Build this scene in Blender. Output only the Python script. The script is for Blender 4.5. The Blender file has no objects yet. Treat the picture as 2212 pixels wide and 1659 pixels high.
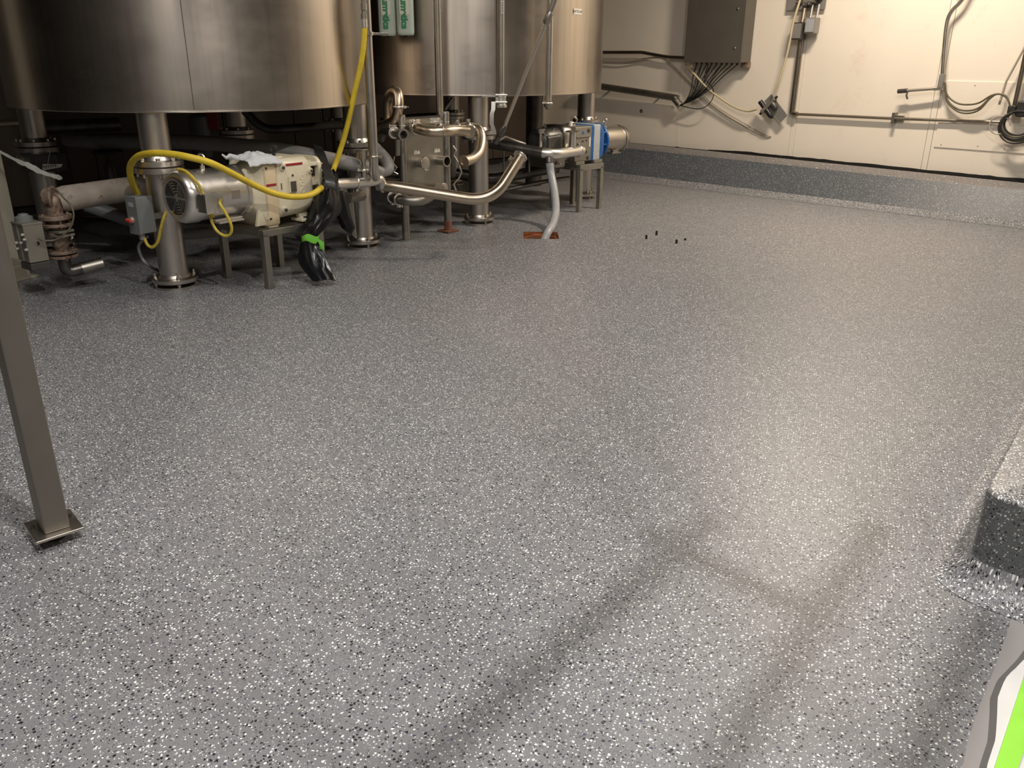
import bpy, math, random
from mathutils import Vector, Matrix
from mathutils import noise as mnoise
random.seed(7)
V = Vector
sc = bpy.context.scene
col = sc.collection

# ------------------------------------------------------------------ camera
CAM_H, FPX = 1.6, 1789.0
PITCH, ROLL = math.radians(21.6), math.radians(0.4)
_F = V((0, math.cos(PITCH), -math.sin(PITCH)))
_U0 = V((0, math.sin(PITCH), math.cos(PITCH)))
_R0 = V((1, 0, 0))
_R = _R0*math.cos(ROLL) + _U0*math.sin(ROLL)
_U = -_R0*math.sin(ROLL) + _U0*math.cos(ROLL)
cd = bpy.data.cameras.new('camera')
cd.sensor_fit = 'HORIZONTAL'
cd.sensor_width = 36.0
cd.lens = FPX/2212*36.0
cd.clip_start = 0.05
cam = bpy.data.objects.new('camera', cd)
col.objects.link(cam)
rot = Matrix((_R, _U, -_F)).transposed()
cam.matrix_world = Matrix.Translation((0, 0, CAM_H)) @ rot.to_4x4()
sc.camera = cam

# ------------------------------------------------------------------ world, exposure, lamps
sc.view_settings.view_transform = 'Standard'
sc.view_settings.look = 'None'
sc.view_settings.gamma = 1.0
sc.view_settings.exposure = 0.0
sc.view_settings.use_curve_mapping = False
w = bpy.data.worlds.new('world')
w.use_nodes = True
w.node_tree.nodes['Background'].inputs[0].default_value = (0.9, 0.85, 0.8, 1)
w.node_tree.nodes['Background'].inputs[1].default_value = 0.02
sc.world = w

CEIL = 5.6
def area(loc, sx, sy, power, color, rz=0.0):
    l = bpy.data.lights.new('lamp_light', 'AREA')
    l.shape = 'RECTANGLE'; l.size = sx; l.size_y = sy
    l.energy = power; l.color = color
    o = bpy.data.objects.new('lamp_light', l)
    o.location = loc; o.rotation_euler = (0, 0, rz)
    col.objects.link(o)
    return o
WANG = math.radians(-46.0)                    # direction of the cream wall
WD = V((math.cos(WANG), math.sin(WANG), 0))   # along the wall, towards the viewer's right
WN = V((WD.y, -WD.x, 0))                      # out of the wall, into the room
WARM = (1.0, 0.86, 0.70)
NEUT = (1.0, 0.95, 0.90)
LAMPS = [  # location, sizes, watts, colour
    ((3.35, 8.45, 4.3), 1.0, 0.22, 205, WARM),
    ((1.3, 4.6, 4.9), 1.2, 0.22, 75, NEUT),
    ((1.3, 0.5, 5.3), 0.15, 0.12, 235, NEUT),
    ((-1.3, -0.6, 3.9), 1.2, 0.25, 70, NEUT),
    ((-1.5, 2.5, 4.9), 1.2, 0.25, 95, NEUT),
]
for loc, sx, sy, p, c in LAMPS:
    area(loc, sx, sy, p, c, WANG)

# ------------------------------------------------------------------ survey helpers (photo measurement -> metres)
def ray(x, y):
    return _F + _R*((x-1106)/FPX) + _U*((829.5-y)/FPX)
def at(x, y, Y):            # the point seen at x, y that lies Y metres ahead
    d = ray(x, y); return V((0, 0, CAM_H)) + d*(Y/d.y)
def on(x, y, z=0.0):        # the point seen at x, y at height z
    d = ray(x, y); return V((0, 0, CAM_H)) + d*((z-CAM_H)/d.z)
WP = on(1800, 350, 0.405)
def wl(x, y, off=0.0):      # the point seen at x, y, off metres out from the cream wall
    d = ray(x, y); t = ((WP + WN*off) - V((0, 0, CAM_H))).dot(WN)/d.dot(WN)
    return V((0, 0, CAM_H)) + d*t
def pm(px, p):              # pixels to metres at p
    return px*((p-V((0, 0, CAM_H))).dot(_F))/FPX

# ------------------------------------------------------------------ mesh builder
def frame(d):
    d = d.normalized()
    a = V((0, 0, 1)) if abs(d.z) < 0.95 else V((1, 0, 0))
    u = a.cross(d).normalized()
    return u, d.cross(u).normalized()
class MB:
    def __init__(s): s.v = []; s.f = []
    def _ring(s, c, u, w_, r, n, ph=0):
        b = len(s.v)
        for i in range(n):
            a = 2*math.pi*i/n + ph
            s.v.append(c + u*(math.cos(a)*r) + w_*(math.sin(a)*r))
        return b
    def _join(s, a, b, n):
        for i in range(n):
            j = (i+1) % n
            s.f.append((a+i, a+j, b+j, b+i))
    def lathe(s, a, d, prof, n=24, closed=False):   # prof: (distance along d, radius)
        d = d.normalized(); u, w_ = frame(d)
        rings = [s._ring(a + d*t, u, w_, max(r, 1e-4), n) for t, r in prof]
        for i in range(len(rings)-1): s._join(rings[i], rings[i+1], n)
        if closed: s._join(rings[-1], rings[0], n)
        else:
            s.f.append(tuple(rings[0]+i for i in reversed(range(n))))
            s.f.append(tuple(rings[-1]+i for i in range(n)))
        return s
    def cyl(s, a, b, r, r2=None, n=20):
        return s.lathe(a, b-a, [(0, r), ((b-a).length, r if r2 is None else r2)], n)
    def pipe(s, a, b, r, t=0.004, n=24):            # open ended
        L = (b-a).length
        return s.lathe(a, b-a, [(0, r), (L, r), (L, r-t), (0, r-t)], n, True)
    def torus(s, c, d, R, r, n=24, m=8, sq=1.0):
        return s.lathe(c, d, [(math.sin(2*math.pi*k/m)*r*sq, R+math.cos(2*math.pi*k/m)*r) for k in range(m)], n, True)
    def tube(s, pts, r, n=12, caps=True, rs=None):
        pts = [V(p) for p in pts]
        m = len(pts); tg = []
        for i in range(m):
            t = pts[min(i+1, m-1)] - pts[max(i-1, 0)]
            tg.append(t.normalized())
        u, w_ = frame(tg[0]); rings = []
        for i in range(m):
            u = (u - tg[i]*u.dot(tg[i])).normalized(); w_ = tg[i].cross(u)
            rings.append(s._ring(pts[i], u, w_, rs[i] if rs else r, n))
        for i in range(m-1): s._join(rings[i], rings[i+1], n)
        if caps:
            s.f.append(tuple(rings[0]+i for i in reversed(range(n))))
            s.f.append(tuple(rings[-1]+i for i in range(n)))
        return s
    def box(s, c, sx, sy, sz, u=V((1, 0, 0)), v=V((0, 1, 0)), w=V((0, 0, 1))):
        b = len(s.v)
        for k in (-1, 1):
            for j in (-1, 1):
                for i in (-1, 1):
                    s.v.append(c + u*(sx*i/2) + v*(sy*j/2) + w*(sz*k/2))
        for q in ((0, 2, 3, 1), (4, 5, 7, 6), (0, 1, 5, 4), (2, 6, 7, 3), (0, 4, 6, 2), (1, 3, 7, 5)):
            s.f.append(tuple(b+i for i in q))
        return s
    def prism(s, poly, ext):
        b = len(s.v); n = len(poly)
        s.v += [V(p) for p in poly] + [V(p)+ext for p in poly]
        s.f.append(tuple(b+i for i in reversed(range(n)))); s.f.append(tuple(b+n+i for i in range(n)))
        s._join(b, b+n, n)
        return s
    def loft(s, loops, cap=True):
        n = len(loops[0]); rs = []
        for lp in loops:
            rs.append(len(s.v)); s.v += [V(p) for p in lp]
        for i in range(len(rs)-1): s._join(rs[i], rs[i+1], n)
        if cap:
            s.f.append(tuple(rs[0]+i for i in reversed(range(n)))); s.f.append(tuple(rs[-1]+i for i in range(n)))
        return s
    def grid(s, rows):
        b = len(s.v); m = len(rows[0])
        for r_ in rows: s.v += [V(p) for p in r_]
        for i in range(len(rows)-1):
            for j in range(m-1):
                k = b+i*m+j; s.f.append((k, k+1, k+m+1, k+m))
        return s
    def build(s, name, mat, parent=None, loc=None, bevel=0, smooth=38, seg=2, label=None):
        import bmesh
        org = V(parent['_o']) if parent else (V(loc) if loc is not None else V((0, 0, 0)))
        me = bpy.data.meshes.new(name)
        me.from_pydata([tuple(p-org) for p in s.v], [], s.f)
        bm = bmesh.new(); bm.from_mesh(me)
        bmesh.ops.recalc_face_normals(bm, faces=bm.faces)
        bm.to_mesh(me); bm.free()
        me.materials.append(mat)
        if smooth:
            me.shade_smooth(); me.set_sharp_from_angle(angle=math.radians(smooth))
        o = bpy.data.objects.new(name, me); col.objects.link(o)
        if parent: o.parent = parent
        else: o.location = org
        o['_o'] = tuple(org)
        if bevel:
            md = o.modifiers.new('bevel', 'BEVEL'); md.width = bevel; md.segments = seg; md.limit_method = 'ANGLE'; md.angle_limit = math.radians(40)
            md.harden_normals = True
        if label: o['label'] = label
        return o
def thing(name, label, cat, loc, group=None):
    o = bpy.data.objects.new(name, None); col.objects.link(o)
    o.empty_display_size = 0.1; o.location = loc; o['_o'] = tuple(loc)
    o['label'] = label; o['category'] = cat
    if group: o['group'] = group
    return o
def tag(o, label, cat, group=None):
    o['label'] = label; o['category'] = cat
    if group: o['group'] = group
    return o
def struct(o): o['kind'] = 'structure'; return o

def smoothpath(pts, n=6):                    # Catmull-Rom through the points
    pts = [V(p) for p in pts]
    P = [pts[0]*2-pts[1]] + pts + [pts[-1]*2-pts[-2]]
    out = []
    for i in range(1, len(P)-2):
        a, b, c, d = P[i-1], P[i], P[i+1], P[i+2]
        for k in range(n):
            t = k/n
            out.append(0.5*((2*b)+(c-a)*t+(2*a-5*b+4*c-d)*t*t+(3*b-a-3*c+d)*t**3))
    out.append(pts[-1]); return out
def fillet(pts, r, n=7):                     # straight runs with rounded corners
    pts = [V(p) for p in pts]; out = [pts[0]]
    for i in range(1, len(pts)-1):
        a, b, c = pts[i-1], pts[i], pts[i+1]
        d1 = (a-b); d2 = (c-b); k = min(r, d1.length*0.49, d2.length*0.49)
        p, q = b+d1.normalized()*k, b+d2.normalized()*k
        for j in range(n+1):
            t = j/n; out.append(p*(1-t)**2 + b*2*t*(1-t) + q*t*t)
    out.append(pts[-1]); return out

# ------------------------------------------------------------------ materials
def nmat(name):
    m = bpy.data.materials.new(name); m.use_nodes = True
    nt = m.node_tree; b = nt.nodes['Principled BSDF']
    return m, nt, b
def N(nt, t, **kw):
    n = nt.nodes.new(t)
    for k, v in kw.items():
        if k.startswith('i_'): n.inputs[int(k[2:])].default_value = v
        else: setattr(n, k, v)
    return n
def ramp(nt, fac, stops):
    r = nt.nodes.new('ShaderNodeValToRGB'); nt.links.new(fac, r.inputs[0])
    while len(r.color_ramp.elements) < len(stops): r.color_ramp.elements.new(0.5)
    for e, (p, c) in zip(r.color_ramp.elements, stops):
        e.position = p; e.color = c if len(c) == 4 else (*c, 1)
    return r
def plain(name, c, rough=0.5, metal=0.0, var=0.12, scale=8, bump=0.0, coat=0.0, dirt=None, dirt_amt=0.55):
    m, nt, b = nmat(name); L = nt.links.new
    tc = N(nt, 'ShaderNodeTexCoord')
    n1 = N(nt, 'ShaderNodeTexNoise'); n1.inputs['Scale'].default_value = scale; n1.inputs['Detail'].default_value = 6
    L(tc.outputs['Object'], n1.inputs['Vector'])
    lo = tuple(x*(1-var) for x in c); hi = tuple(min(1, x*(1+var)) for x in c)
    r = ramp(nt, n1.outputs['Fac'], [(0.3, lo), (0.7, hi)])
    out = r.outputs[0]
    if dirt:
        n2 = N(nt, 'ShaderNodeTexNoise'); n2.inputs['Scale'].default_value = scale*1.7; n2.inputs['Detail'].default_value = 9; n2.inputs['Roughness'].default_value = 0.7
        L(tc.outputs['Object'], n2.inputs['Vector'])
        r2 = ramp(nt, n2.outputs['Fac'], [(dirt_amt, (0, 0, 0)), (dirt_amt+0.12, (1, 1, 1))])
        mx = N(nt, 'ShaderNodeMix', data_type='RGBA'); L(r2.outputs[0], mx.inputs[0]); L(out, mx.inputs[6]); mx.inputs[7].default_value = (*dirt, 1)
        out = mx.outputs[2]
    L(out, b.inputs['Base Color'])
    rr = N(nt, 'ShaderNodeMapRange'); L(n1.outputs['Fac'], rr.inputs[0]); rr.inputs[3].default_value = rough*0.8; rr.inputs[4].default_value = min(1, rough*1.2)
    L(rr.outputs[0], b.inputs['Roughness'])
    b.inputs['Metallic'].default_value = metal
    if coat: b.inputs['Coat Weight'].default_value = coat
    if bump:
        bp = N(nt, 'ShaderNodeBump'); bp.inputs['Strength'].default_value = bump; bp.inputs['Distance'].default_value = 0.002
        L(n1.outputs['Fac'], bp.inputs['Height']); L(bp.outputs[0], b.inputs['Normal'])
    return m
def brushed(name, c, rough, aniso=0.0, stretch=(1, 1, 30), streak=0.12, scale=4):
    m, nt, b = nmat(name); L = nt.links.new
    tc = N(nt, 'ShaderNodeTexCoord'); mp = N(nt, 'ShaderNodeMapping'); mp.inputs['Scale'].default_value = stretch
    L(tc.outputs['Object'], mp.inputs['Vector'])
    n1 = N(nt, 'ShaderNodeTexNoise'); n1.inputs['Scale'].default_value = scale; n1.inputs['Detail'].default_value = 8; n1.inputs['Roughness'].default_value = 0.65
    L(mp.outputs[0], n1.inputs['Vector'])
    n2 = N(nt, 'ShaderNodeTexNoise'); n2.inputs['Scale'].default_value = 1.6; n2.inputs['Detail'].default_value = 5
    L(tc.outputs['Object'], n2.inputs['Vector'])
    mm = N(nt, 'ShaderNodeMix'); mm.inputs[0].default_value = 0.5; L(n1.outputs['Fac'], mm.inputs[2]); L(n2.outputs['Fac'], mm.inputs[3])
    r = ramp(nt, mm.outputs[0], [(0.3, tuple(x*(1-streak) for x in c)), (0.7, tuple(min(1, x*(1+streak)) for x in c))])
    L(r.outputs[0], b.inputs['Base Color'])
    rr = N(nt, 'ShaderNodeMapRange'); L(mm.outputs[0], rr.inputs[0]); rr.inputs[1].default_value = 0.3; rr.inputs[2].default_value = 0.7
    rr.inputs[3].default_value = rough*0.8; rr.inputs[4].default_value = rough*1.25
    L(rr.outputs[0], b.inputs['Roughness']); b.inputs['Metallic'].default_value = 1.0
    bp = N(nt, 'ShaderNodeBump'); bp.inputs['Strength'].default_value = 0.0 if name == 'kettle_steel' else 0.05; bp.inputs['Distance'].default_value = 0.001
    L(n1.outputs['Fac'], bp.inputs['Height']); L(bp.outputs[0], b.inputs['Normal'])
    if aniso:
        b.inputs['Anisotropic'].default_value = aniso
        tg = N(nt, 'ShaderNodeTangent', direction_type='RADIAL', axis='Z'); L(tg.outputs[0], b.inputs['Tangent'])
    return m
def speckle(name, plane, base=(0.215, 0.208, 0.21), dens=0.5, size=1.0, rough=0.33, bump=0.25, white=0.86):
    m, nt, b = nmat(name); L = nt.links.new
    geo = N(nt, 'ShaderNodeNewGeometry')
    def dot(vec):
        d = N(nt, 'ShaderNodeVectorMath', operation='DOT_PRODUCT'); L(geo.outputs['Position'], d.inputs[0]); d.inputs[1].default_value = vec; return d.outputs['Value']
    cx = N(nt, 'ShaderNodeCombineXYZ'); L(dot(plane[0]), cx.inputs[0]); L(dot(plane[1]), cx.inputs[1])
    nz = N(nt, 'ShaderNodeTexNoise'); nz.inputs['Scale'].default_value = 110; nz.inputs['Detail'].default_value = 2; L(cx.outputs[0], nz.inputs['Vector'])
    sb = N(nt, 'ShaderNodeVectorMath', operation='SUBTRACT'); L(nz.outputs['Color'], sb.inputs[0]); sb.inputs[1].default_value = (0.5, 0.5, 0.5)
    sl = N(nt, 'ShaderNodeVectorMath', operation='SCALE'); L(sb.outputs[0], sl.inputs[0]); sl.inputs[3].default_value = 0.013*size
    ad = N(nt, 'ShaderNodeVectorMath', operation='ADD'); L(cx.outputs[0], ad.inputs[0]); L(sl.outputs[0], ad.inputs[1])
    big = N(nt, 'ShaderNodeTexNoise'); big.inputs['Scale'].default_value = 1.3; big.inputs['Detail'].default_value = 4; L(cx.outputs[0], big.inputs['Vector'])
    base_r = ramp(nt, big.outputs['Fac'], [(0.3, (base[0]*0.93, base[1]*0.95, base[2]*0.97)), (0.55, base), (0.75, (base[0]*1.07, base[1]*1.03, base[2]*1.06))])
    colr = base_r.outputs[0]; heights = []
    def layer(scale, keep, rmax, colors, off):
        nonlocal colr
        o = N(nt, 'ShaderNodeMapping'); L(ad.outputs[0], o.inputs['Vector']); o.inputs['Location'].default_value = off; o.inputs['Rotation'].default_value = (0, 0, 0.37+off[0]*0.31)
        vo = N(nt, 'ShaderNodeTexVoronoi', voronoi_dimensions='2D'); vo.inputs['Scale'].default_value = scale; L(o.outputs[0], vo.inputs['Vector'])
        sep = N(nt, 'ShaderNodeSeparateColor'); L(vo.outputs['Color'], sep.inputs[0])
        # radius of this chip: zero for dropped cells
        mr = N(nt, 'ShaderNodeMapRange'); L(sep.outputs[0], mr.inputs[0]); mr.inputs[1].default_value = 1-keep; mr.inputs[2].default_value = 1.0
        mr.inputs[3].default_value = 0.0; mr.inputs[4].default_value = 1.0
        pw = N(nt, 'ShaderNodeMath', operation='POWER'); L(mr.outputs[0], pw.inputs[0]); pw.inputs[1].default_value = 0.6
        ml = N(nt, 'ShaderNodeMath', operation='MULTIPLY'); L(pw.outputs[0], ml.inputs[0]); ml.inputs[1].default_value = rmax
        lt = N(nt, 'ShaderNodeMath', operation='LESS_THAN'); L(vo.outputs['Distance'], lt.inputs[0]); L(ml.outputs[0], lt.inputs[1])
        cr = ramp(nt, sep.outputs[1], colors); cr.color_ramp.interpolation = 'CONSTANT'
        mx = N(nt, 'ShaderNodeMix', data_type='RGBA'); L(lt.outputs[0], mx.inputs[0]); L(colr, mx.inputs[6]); L(cr.outputs[0], mx.inputs[7])
        colr = mx.outputs[2]; heights.append(lt.outputs[0])
    W_ = (white, white, white*0.98); G1 = (0.42, 0.42, 0.45); K = (0.012, 0.012, 0.014); Bl = (0.06, 0.06, 0.12); Dg = (0.035, 0.036, 0.035)
    layer(150/size, dens*0.75, 0.34, [(0, G1), (0.35, W_), (0.55, Dg), (0.9, Bl)], (5.1, 3.3, 0))
    layer(72/size, dens*0.85, 0.36, [(0, K), (0.5, Dg), (0.75, (0.11, 0.11, 0.115)), (0.92, Bl)], (1.7, 9.2, 0))
    layer(78/size, dens*0.66, 0.33, [(0, W_), (0.75, (white*0.7,)*3)], (0, 0, 0))
    L(colr, b.inputs['Base Color'])
    b.inputs['Roughness'].default_value = rough
    fn = N(nt, 'ShaderNodeTexNoise'); fn.inputs['Scale'].default_value = 180; fn.inputs['Detail'].default_value = 3; L(cx.outputs[0], fn.inputs['Vector'])
    bp = N(nt, 'ShaderNodeBump'); bp.inputs['Strength'].default_value = bump; bp.inputs['Distance'].default_value = 0.003
    L(fn.outputs['Fac'], bp.inputs['Height']); L(bp.outputs[0], b.inputs['Normal'])
    return m
XY = ((1, 0, 0), (0, 1, 0))
WALLP = (tuple(WD), (0, 0, 1))
M_floor = speckle('epoxy_floor', XY, dens=0.5, size=0.82, base=(0.20, 0.20, 0.206), rough=0.40)
M_curb = speckle('epoxy_curb', WALLP, white=0.5, dens=0.34, size=0.72, base=(0.082, 0.092, 0.104), rough=0.45)  # base and chips darkened to put the upright face's shade into the colour
M_ledge = speckle('epoxy_ledge', XY, dens=0.12, base=(0.20, 0.185, 0.175), rough=0.45)
M_cove = speckle('epoxy_cove', XY, dens=0.95, size=0.9, base=(0.2, 0.2, 0.21), rough=0.2, bump=0.6)
M_pad = speckle('epoxy_pad_side', ((0.7, -0.7, 0), (0, 0, 1)), white=0.6, dens=0.42, size=0.8, base=(0.11, 0.115, 0.115), rough=0.35)  # darker base and muted chips carry the shade of the pad's upright side
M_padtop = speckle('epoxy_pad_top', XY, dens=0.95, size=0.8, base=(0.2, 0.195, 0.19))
M_bare = plain('bare_epoxy', (0.30, 0.285, 0.28), 0.25, var=0.05, scale=4)
M_dkstrip = plain('dark_grey_strip', (0.13, 0.125, 0.12), 0.2, var=0.08)
M_steel = brushed('kettle_steel', (0.46, 0.41, 0.355), 0.30, 0.0, (1, 1, 2), 0.04, 2)
def streaky(m):                                  # vertical run marks from washing down
    nt = m.node_tree; b = nt.nodes['Principled BSDF']; L = nt.links.new
    src = b.inputs['Base Color'].links[0].from_socket
    tc = N(nt, 'ShaderNodeTexCoord'); mp = N(nt, 'ShaderNodeMapping'); mp.inputs['Scale'].default_value = (9, 9, 0.25)
    L(tc.outputs['Object'], mp.inputs['Vector'])
    n = N(nt, 'ShaderNodeTexNoise'); n.inputs['Scale'].default_value = 3; n.inputs['Detail'].default_value = 7; L(mp.outputs[0], n.inputs['Vector'])
    r = ramp(nt, n.outputs['Fac'], [(0.35, (0.82, 0.8, 0.78)), (0.5, (1, 1, 1)), (0.68, (1, 1, 1)), (0.72, (1.0, 1.0, 1.0))])
    mx = N(nt, 'ShaderNodeMix', data_type='RGBA', blend_type='MULTIPLY'); mx.inputs[0].default_value = 0.55
    L(src, mx.inputs[6]); L(r.outputs[0], mx.inputs[7]); L(mx.outputs[2], b.inputs['Base Color'])
streaky(M_steel)
M_pipe = brushed('pipe_steel', (0.55, 0.51, 0.45), 0.34, 0, (1, 1, 1), 0.06, 9)
M_bright = brushed('polished_steel', (0.78, 0.75, 0.70), 0.34, 0, (1, 1, 1), 0.05, 9)
M_leg = brushed('leg_steel', (0.56, 0.52, 0.47), 0.33, 0, (1, 1, 0.3), 0.08, 10)
M_dull = brushed('dull_steel', (0.36, 0.34, 0.30), 0.42, 0, (1, 1, 1), 0.12, 12)
M_brass = brushed('bronzed_steel', (0.60, 0.51, 0.39), 0.30, 0, (1, 1, 1), 0.10, 8)
M_dark = plain('dark_iron', (0.035, 0.032, 0.03), 0.5, 0.3, 0.3, 12)
M_darkpipe = plain('grimy_pipe', (0.12, 0.11, 0.10), 0.35, 0.8, 0.25, 10)
M_black = plain('black_rubber', (0.012, 0.012, 0.012), 0.4, 0, 0.2, 20)
M_bag = plain('black_plastic_film', (0.008, 0.008, 0.009), 0.24, 0, 0.2, 20, bump=0.3)
M_bag.node_tree.nodes['Principled BSDF'].inputs['Specular IOR Level'].default_value = 0.35
M_tapeg = plain('green_tape', (0.16, 0.52, 0.05), 0.5, 0, 0.06, 10)
M_tapef = plain('floor_green_tape', (0.30, 0.72, 0.06), 0.5, 0, 0.05, 10)
M_tapek = plain('black_tape', (0.03, 0.028, 0.026), 0.35, 0, 0.1, 10)
M_yel = plain('yellow_hose', (0.68, 0.50, 0.035), 0.45, 0, 0.1, 14, dirt=(0.3, 0.2, 0.05), dirt_amt=0.66)
M_yel2 = plain('yellow_cord', (0.55, 0.42, 0.05), 0.5, 0, 0.2, 30, dirt=(0.15, 0.12, 0.04), dirt_amt=0.6)
M_cream = plain('cream_enamel', (0.68, 0.62, 0.46), 0.35, 0, 0.05, 6, dirt=(0.55, 0.36, 0.17), dirt_amt=0.68)
M_creamd = plain('cream_enamel_stained', (0.66, 0.54, 0.36), 0.4, 0, 0.08, 8, dirt=(0.5, 0.3, 0.14), dirt_amt=0.6)
M_red = plain('red_strip', (0.30, 0.02, 0.025), 0.4)
M_redk = plain('red_knob', (0.65, 0.06, 0.05), 0.35)
M_rag = plain('grey_white_rag', (0.55, 0.57, 0.58), 0.85, 0, 0.08, 20)
M_ghose = plain('grey_hose', (0.26, 0.25, 0.235), 0.5, 0, 0.1, 16, dirt=(0.1, 0.09, 0.08), dirt_amt=0.68)
M_drainhose = plain('drain_hose', (0.36, 0.37, 0.38), 0.35, 0, 0.08, 18)
M_gbox = plain('grey_box', (0.16, 0.17, 0.165), 0.45, 0, 0.08, 8)
M_jbox = plain('grey_beige_box', (0.34, 0.32, 0.27), 0.45, 0.2, 0.05, 8)
M_panelbox = plain('enclosure_steel', (0.15, 0.137, 0.115), 0.42, 0.35, 0.05, 4)
M_wall = plain('cream_wall', (0.86, 0.78, 0.66), 0.5, 0, 0.03, 1.2, bump=0.05, dirt=(0.80, 0.67, 0.53), dirt_amt=0.58)
M_walltrim = plain('cream_batten', (0.86, 0.79, 0.67), 0.45, 0, 0.03, 2)
M_gap = plain('black_gap', (0.015, 0.013, 0.012), 0.7)
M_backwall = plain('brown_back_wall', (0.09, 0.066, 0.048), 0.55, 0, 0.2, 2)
M_darkwall = plain('dark_wall', (0.03, 0.027, 0.024), 0.6, 0, 0.2, 2)  # colour kept dark so the left kettle's side reflects dark
M_roomwall = plain('room_wall', (0.22, 0.20, 0.17), 0.6, 0, 0.1, 1)
M_ceil = plain('ceiling_paint', (0.22, 0.20, 0.18), 0.7, 0, 0.1, 1)
M_lampbody = plain('lamp_housing', (0.7, 0.7, 0.68), 0.4)
M_blue = plain('blue_paint', (0.02, 0.11, 0.33), 0.35, 0, 0.15, 20, dirt=(0.45, 0.47, 0.46), dirt_amt=0.62)
M_bluew = plain('worn_white_paint', (0.42, 0.44, 0.45), 0.45, 0, 0.1, 20, dirt=(0.03, 0.09, 0.2), dirt_amt=0.60)
M_rust = plain('rust', (0.22, 0.095, 0.055), 0.75, 0, 0.3, 18)
M_copper = plain('copper_drain', (0.55, 0.24, 0.12), 0.32, 0.7, 0.15, 20)
M_pit = plain('drain_pit', (0.02, 0.018, 0.016), 0.6)
M_insul = plain('dirty_pipe_wrap', (0.30, 0.255, 0.21), 0.85, 0, 0.25, 6, bump=0.3, dirt=(0.08, 0.06, 0.045), dirt_amt=0.56)
M_alu = plain('cast_aluminium', (0.27, 0.25, 0.205), 0.5, 0.5, 0.1, 10)
M_rusty = plain('rusty_flange', (0.28, 0.21, 0.16), 0.6, 0.5, 0.3, 14, dirt=(0.12, 0.05, 0.03), dirt_amt=0.52)
M_post = brushed('post_steel', (0.28, 0.255, 0.22), 0.5, 0, (1, 1, 0.3), 0.08, 10)
M_postb = plain('beige_post_paint', (0.36, 0.33, 0.26), 0.5, 0, 0.08, 5, dirt=(0.2, 0.17, 0.13), dirt_amt=0.68)
M_paper = plain('paper_label', (0.72, 0.69, 0.6), 0.6, 0, 0.04, 10)
M_ink = plain('black_ink', (0.02, 0.02, 0.02), 0.6)
M_strap = plain('dirty_white_strap', (0.42, 0.42, 0.38), 0.7, 0, 0.15, 20)
M_actu = plain('pale_green_cylinder', (0.50, 0.58, 0.49), 0.35, 0, 0.04, 8)
M_actg = plain('green_print', (0.03, 0.25, 0.10), 0.5)
M_film = plain('clear_plastic_sheet', (0.72, 0.71, 0.69), 0.2, 0, 0.04, 10, bump=0.2)
M_airtube = plain('cream_air_tube', (0.62, 0.52, 0.33), 0.35, 0, 0.05, 10)
M_greytan = plain('grey_tan', (0.42, 0.37, 0.30), 0.35, 0, 0.05, 10)
M_wallpipe = brushed('wall_conduit', (0.33, 0.29, 0.24), 0.33, 0, (1, 1, 1), 0.15, 20)
M_cable = plain('olive_cable', (0.12, 0.105, 0.065), 0.45, 0, 0.2, 20)
M_grplate = plain('grey_steel_plate', (0.30, 0.29, 0.27), 0.45, 0.4, 0.1, 8)
M_gunmetal = plain('dark_grey_casting', (0.10, 0.095, 0.085), 0.4, 0.5, 0.15, 12)
M_redsign = plain('red_placard', (0.35, 0.03, 0.015), 0.5)
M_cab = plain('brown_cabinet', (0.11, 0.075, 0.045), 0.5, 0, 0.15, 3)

# ================================================================== THE SETTING
UP = V((0, 0, 1))
def isect(x, y, p0, n):
    d = ray(x, y); c0 = V((0, 0, CAM_H)); return c0 + d*((p0-c0).dot(n)/d.dot(n))
K = wl(1172, 300, 0); K.z = 0                 # far corner of the room
def rm(a, b, z=0.0): return K + WD*a + WN*b + UP*z      # a along the cream wall, b out from it
def al(p): return (p-K).dot(WD)
RA, RB = 15.0, 13.0
# drain opening in the floor
DC = V((0.268, 7.93, 0)); DH = 0.168
mb = MB()
outer = [rm(-0.1, -0.1), rm(RA, -0.1), rm(RA, RB), rm(-0.1, RB)]
inner = [DC+V((DH*x, DH*y, 0)) for x, y in ((-1, 1), (1, 1), (1, -1), (-1, -1))]
# order the inner corners to face the outer ones
def angp(p): return math.atan2(p.y-DC.y, p.x-DC.x)
outer.sort(key=angp); inner.sort(key=angp)
best = min(range(4), key=lambda s: sum(((inner[(i+s) % 4]-DC).normalized()-(outer[i]-DC).normalized()).length for i in range(4)))
inner = inner[best:]+inner[:best]
mb.v = outer+inner
for i in range(4):
    j = (i+1) % 4; mb.f.append((i, j, 4+j, 4+i))
struct(mb.build('floor', M_floor, smooth=0))
struct(MB().box(rm(RA/2, RB/2, CEIL+0.05), RA+.4, RB+.4, 0.1, WD, WN).build('ceiling', M_ceil, smooth=0))

# cream wall: backing, panels and battens
wall = struct(MB().box(rm(RA/2, -0.08, CEIL/2), RA, 0.1, CEIL, WD, WN).build('wall_right', M_gap, loc=rm(RA/2, 0), smooth=0))
seams = [al(wl(1462.5, 319)), al(wl(1705.5, 342)), al(wl(1994, 371))]
sp = (seams[2]-seams[0])/2
xs = [seams[0]-sp*k for k in range(6, 0, -1)] + seams + [seams[2]+sp*k for k in range(1, 9)]
xs = [x for x in xs if 0.35 < x < RA-0.3]
edges = [0.0]+xs+[RA]
for i in range(len(edges)-1):
    a, b = edges[i]+(0.035 if i else 0), edges[i+1]-(0.035 if i < len(edges)-2 else 0)
    MB().box(rm((a+b)/2, -0.015, (0.405+CEIL)/2), b-a, 0.03, CEIL-0.405, WD, WN).build('panel', M_wall, wall, bevel=0.002)
for x in xs:
    MB().box(rm(x, -0.012, (0.41+CEIL)/2), 0.062, 0.028, CEIL-0.41, WD, WN).build('batten', M_walltrim, wall, bevel=0.003)
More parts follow.
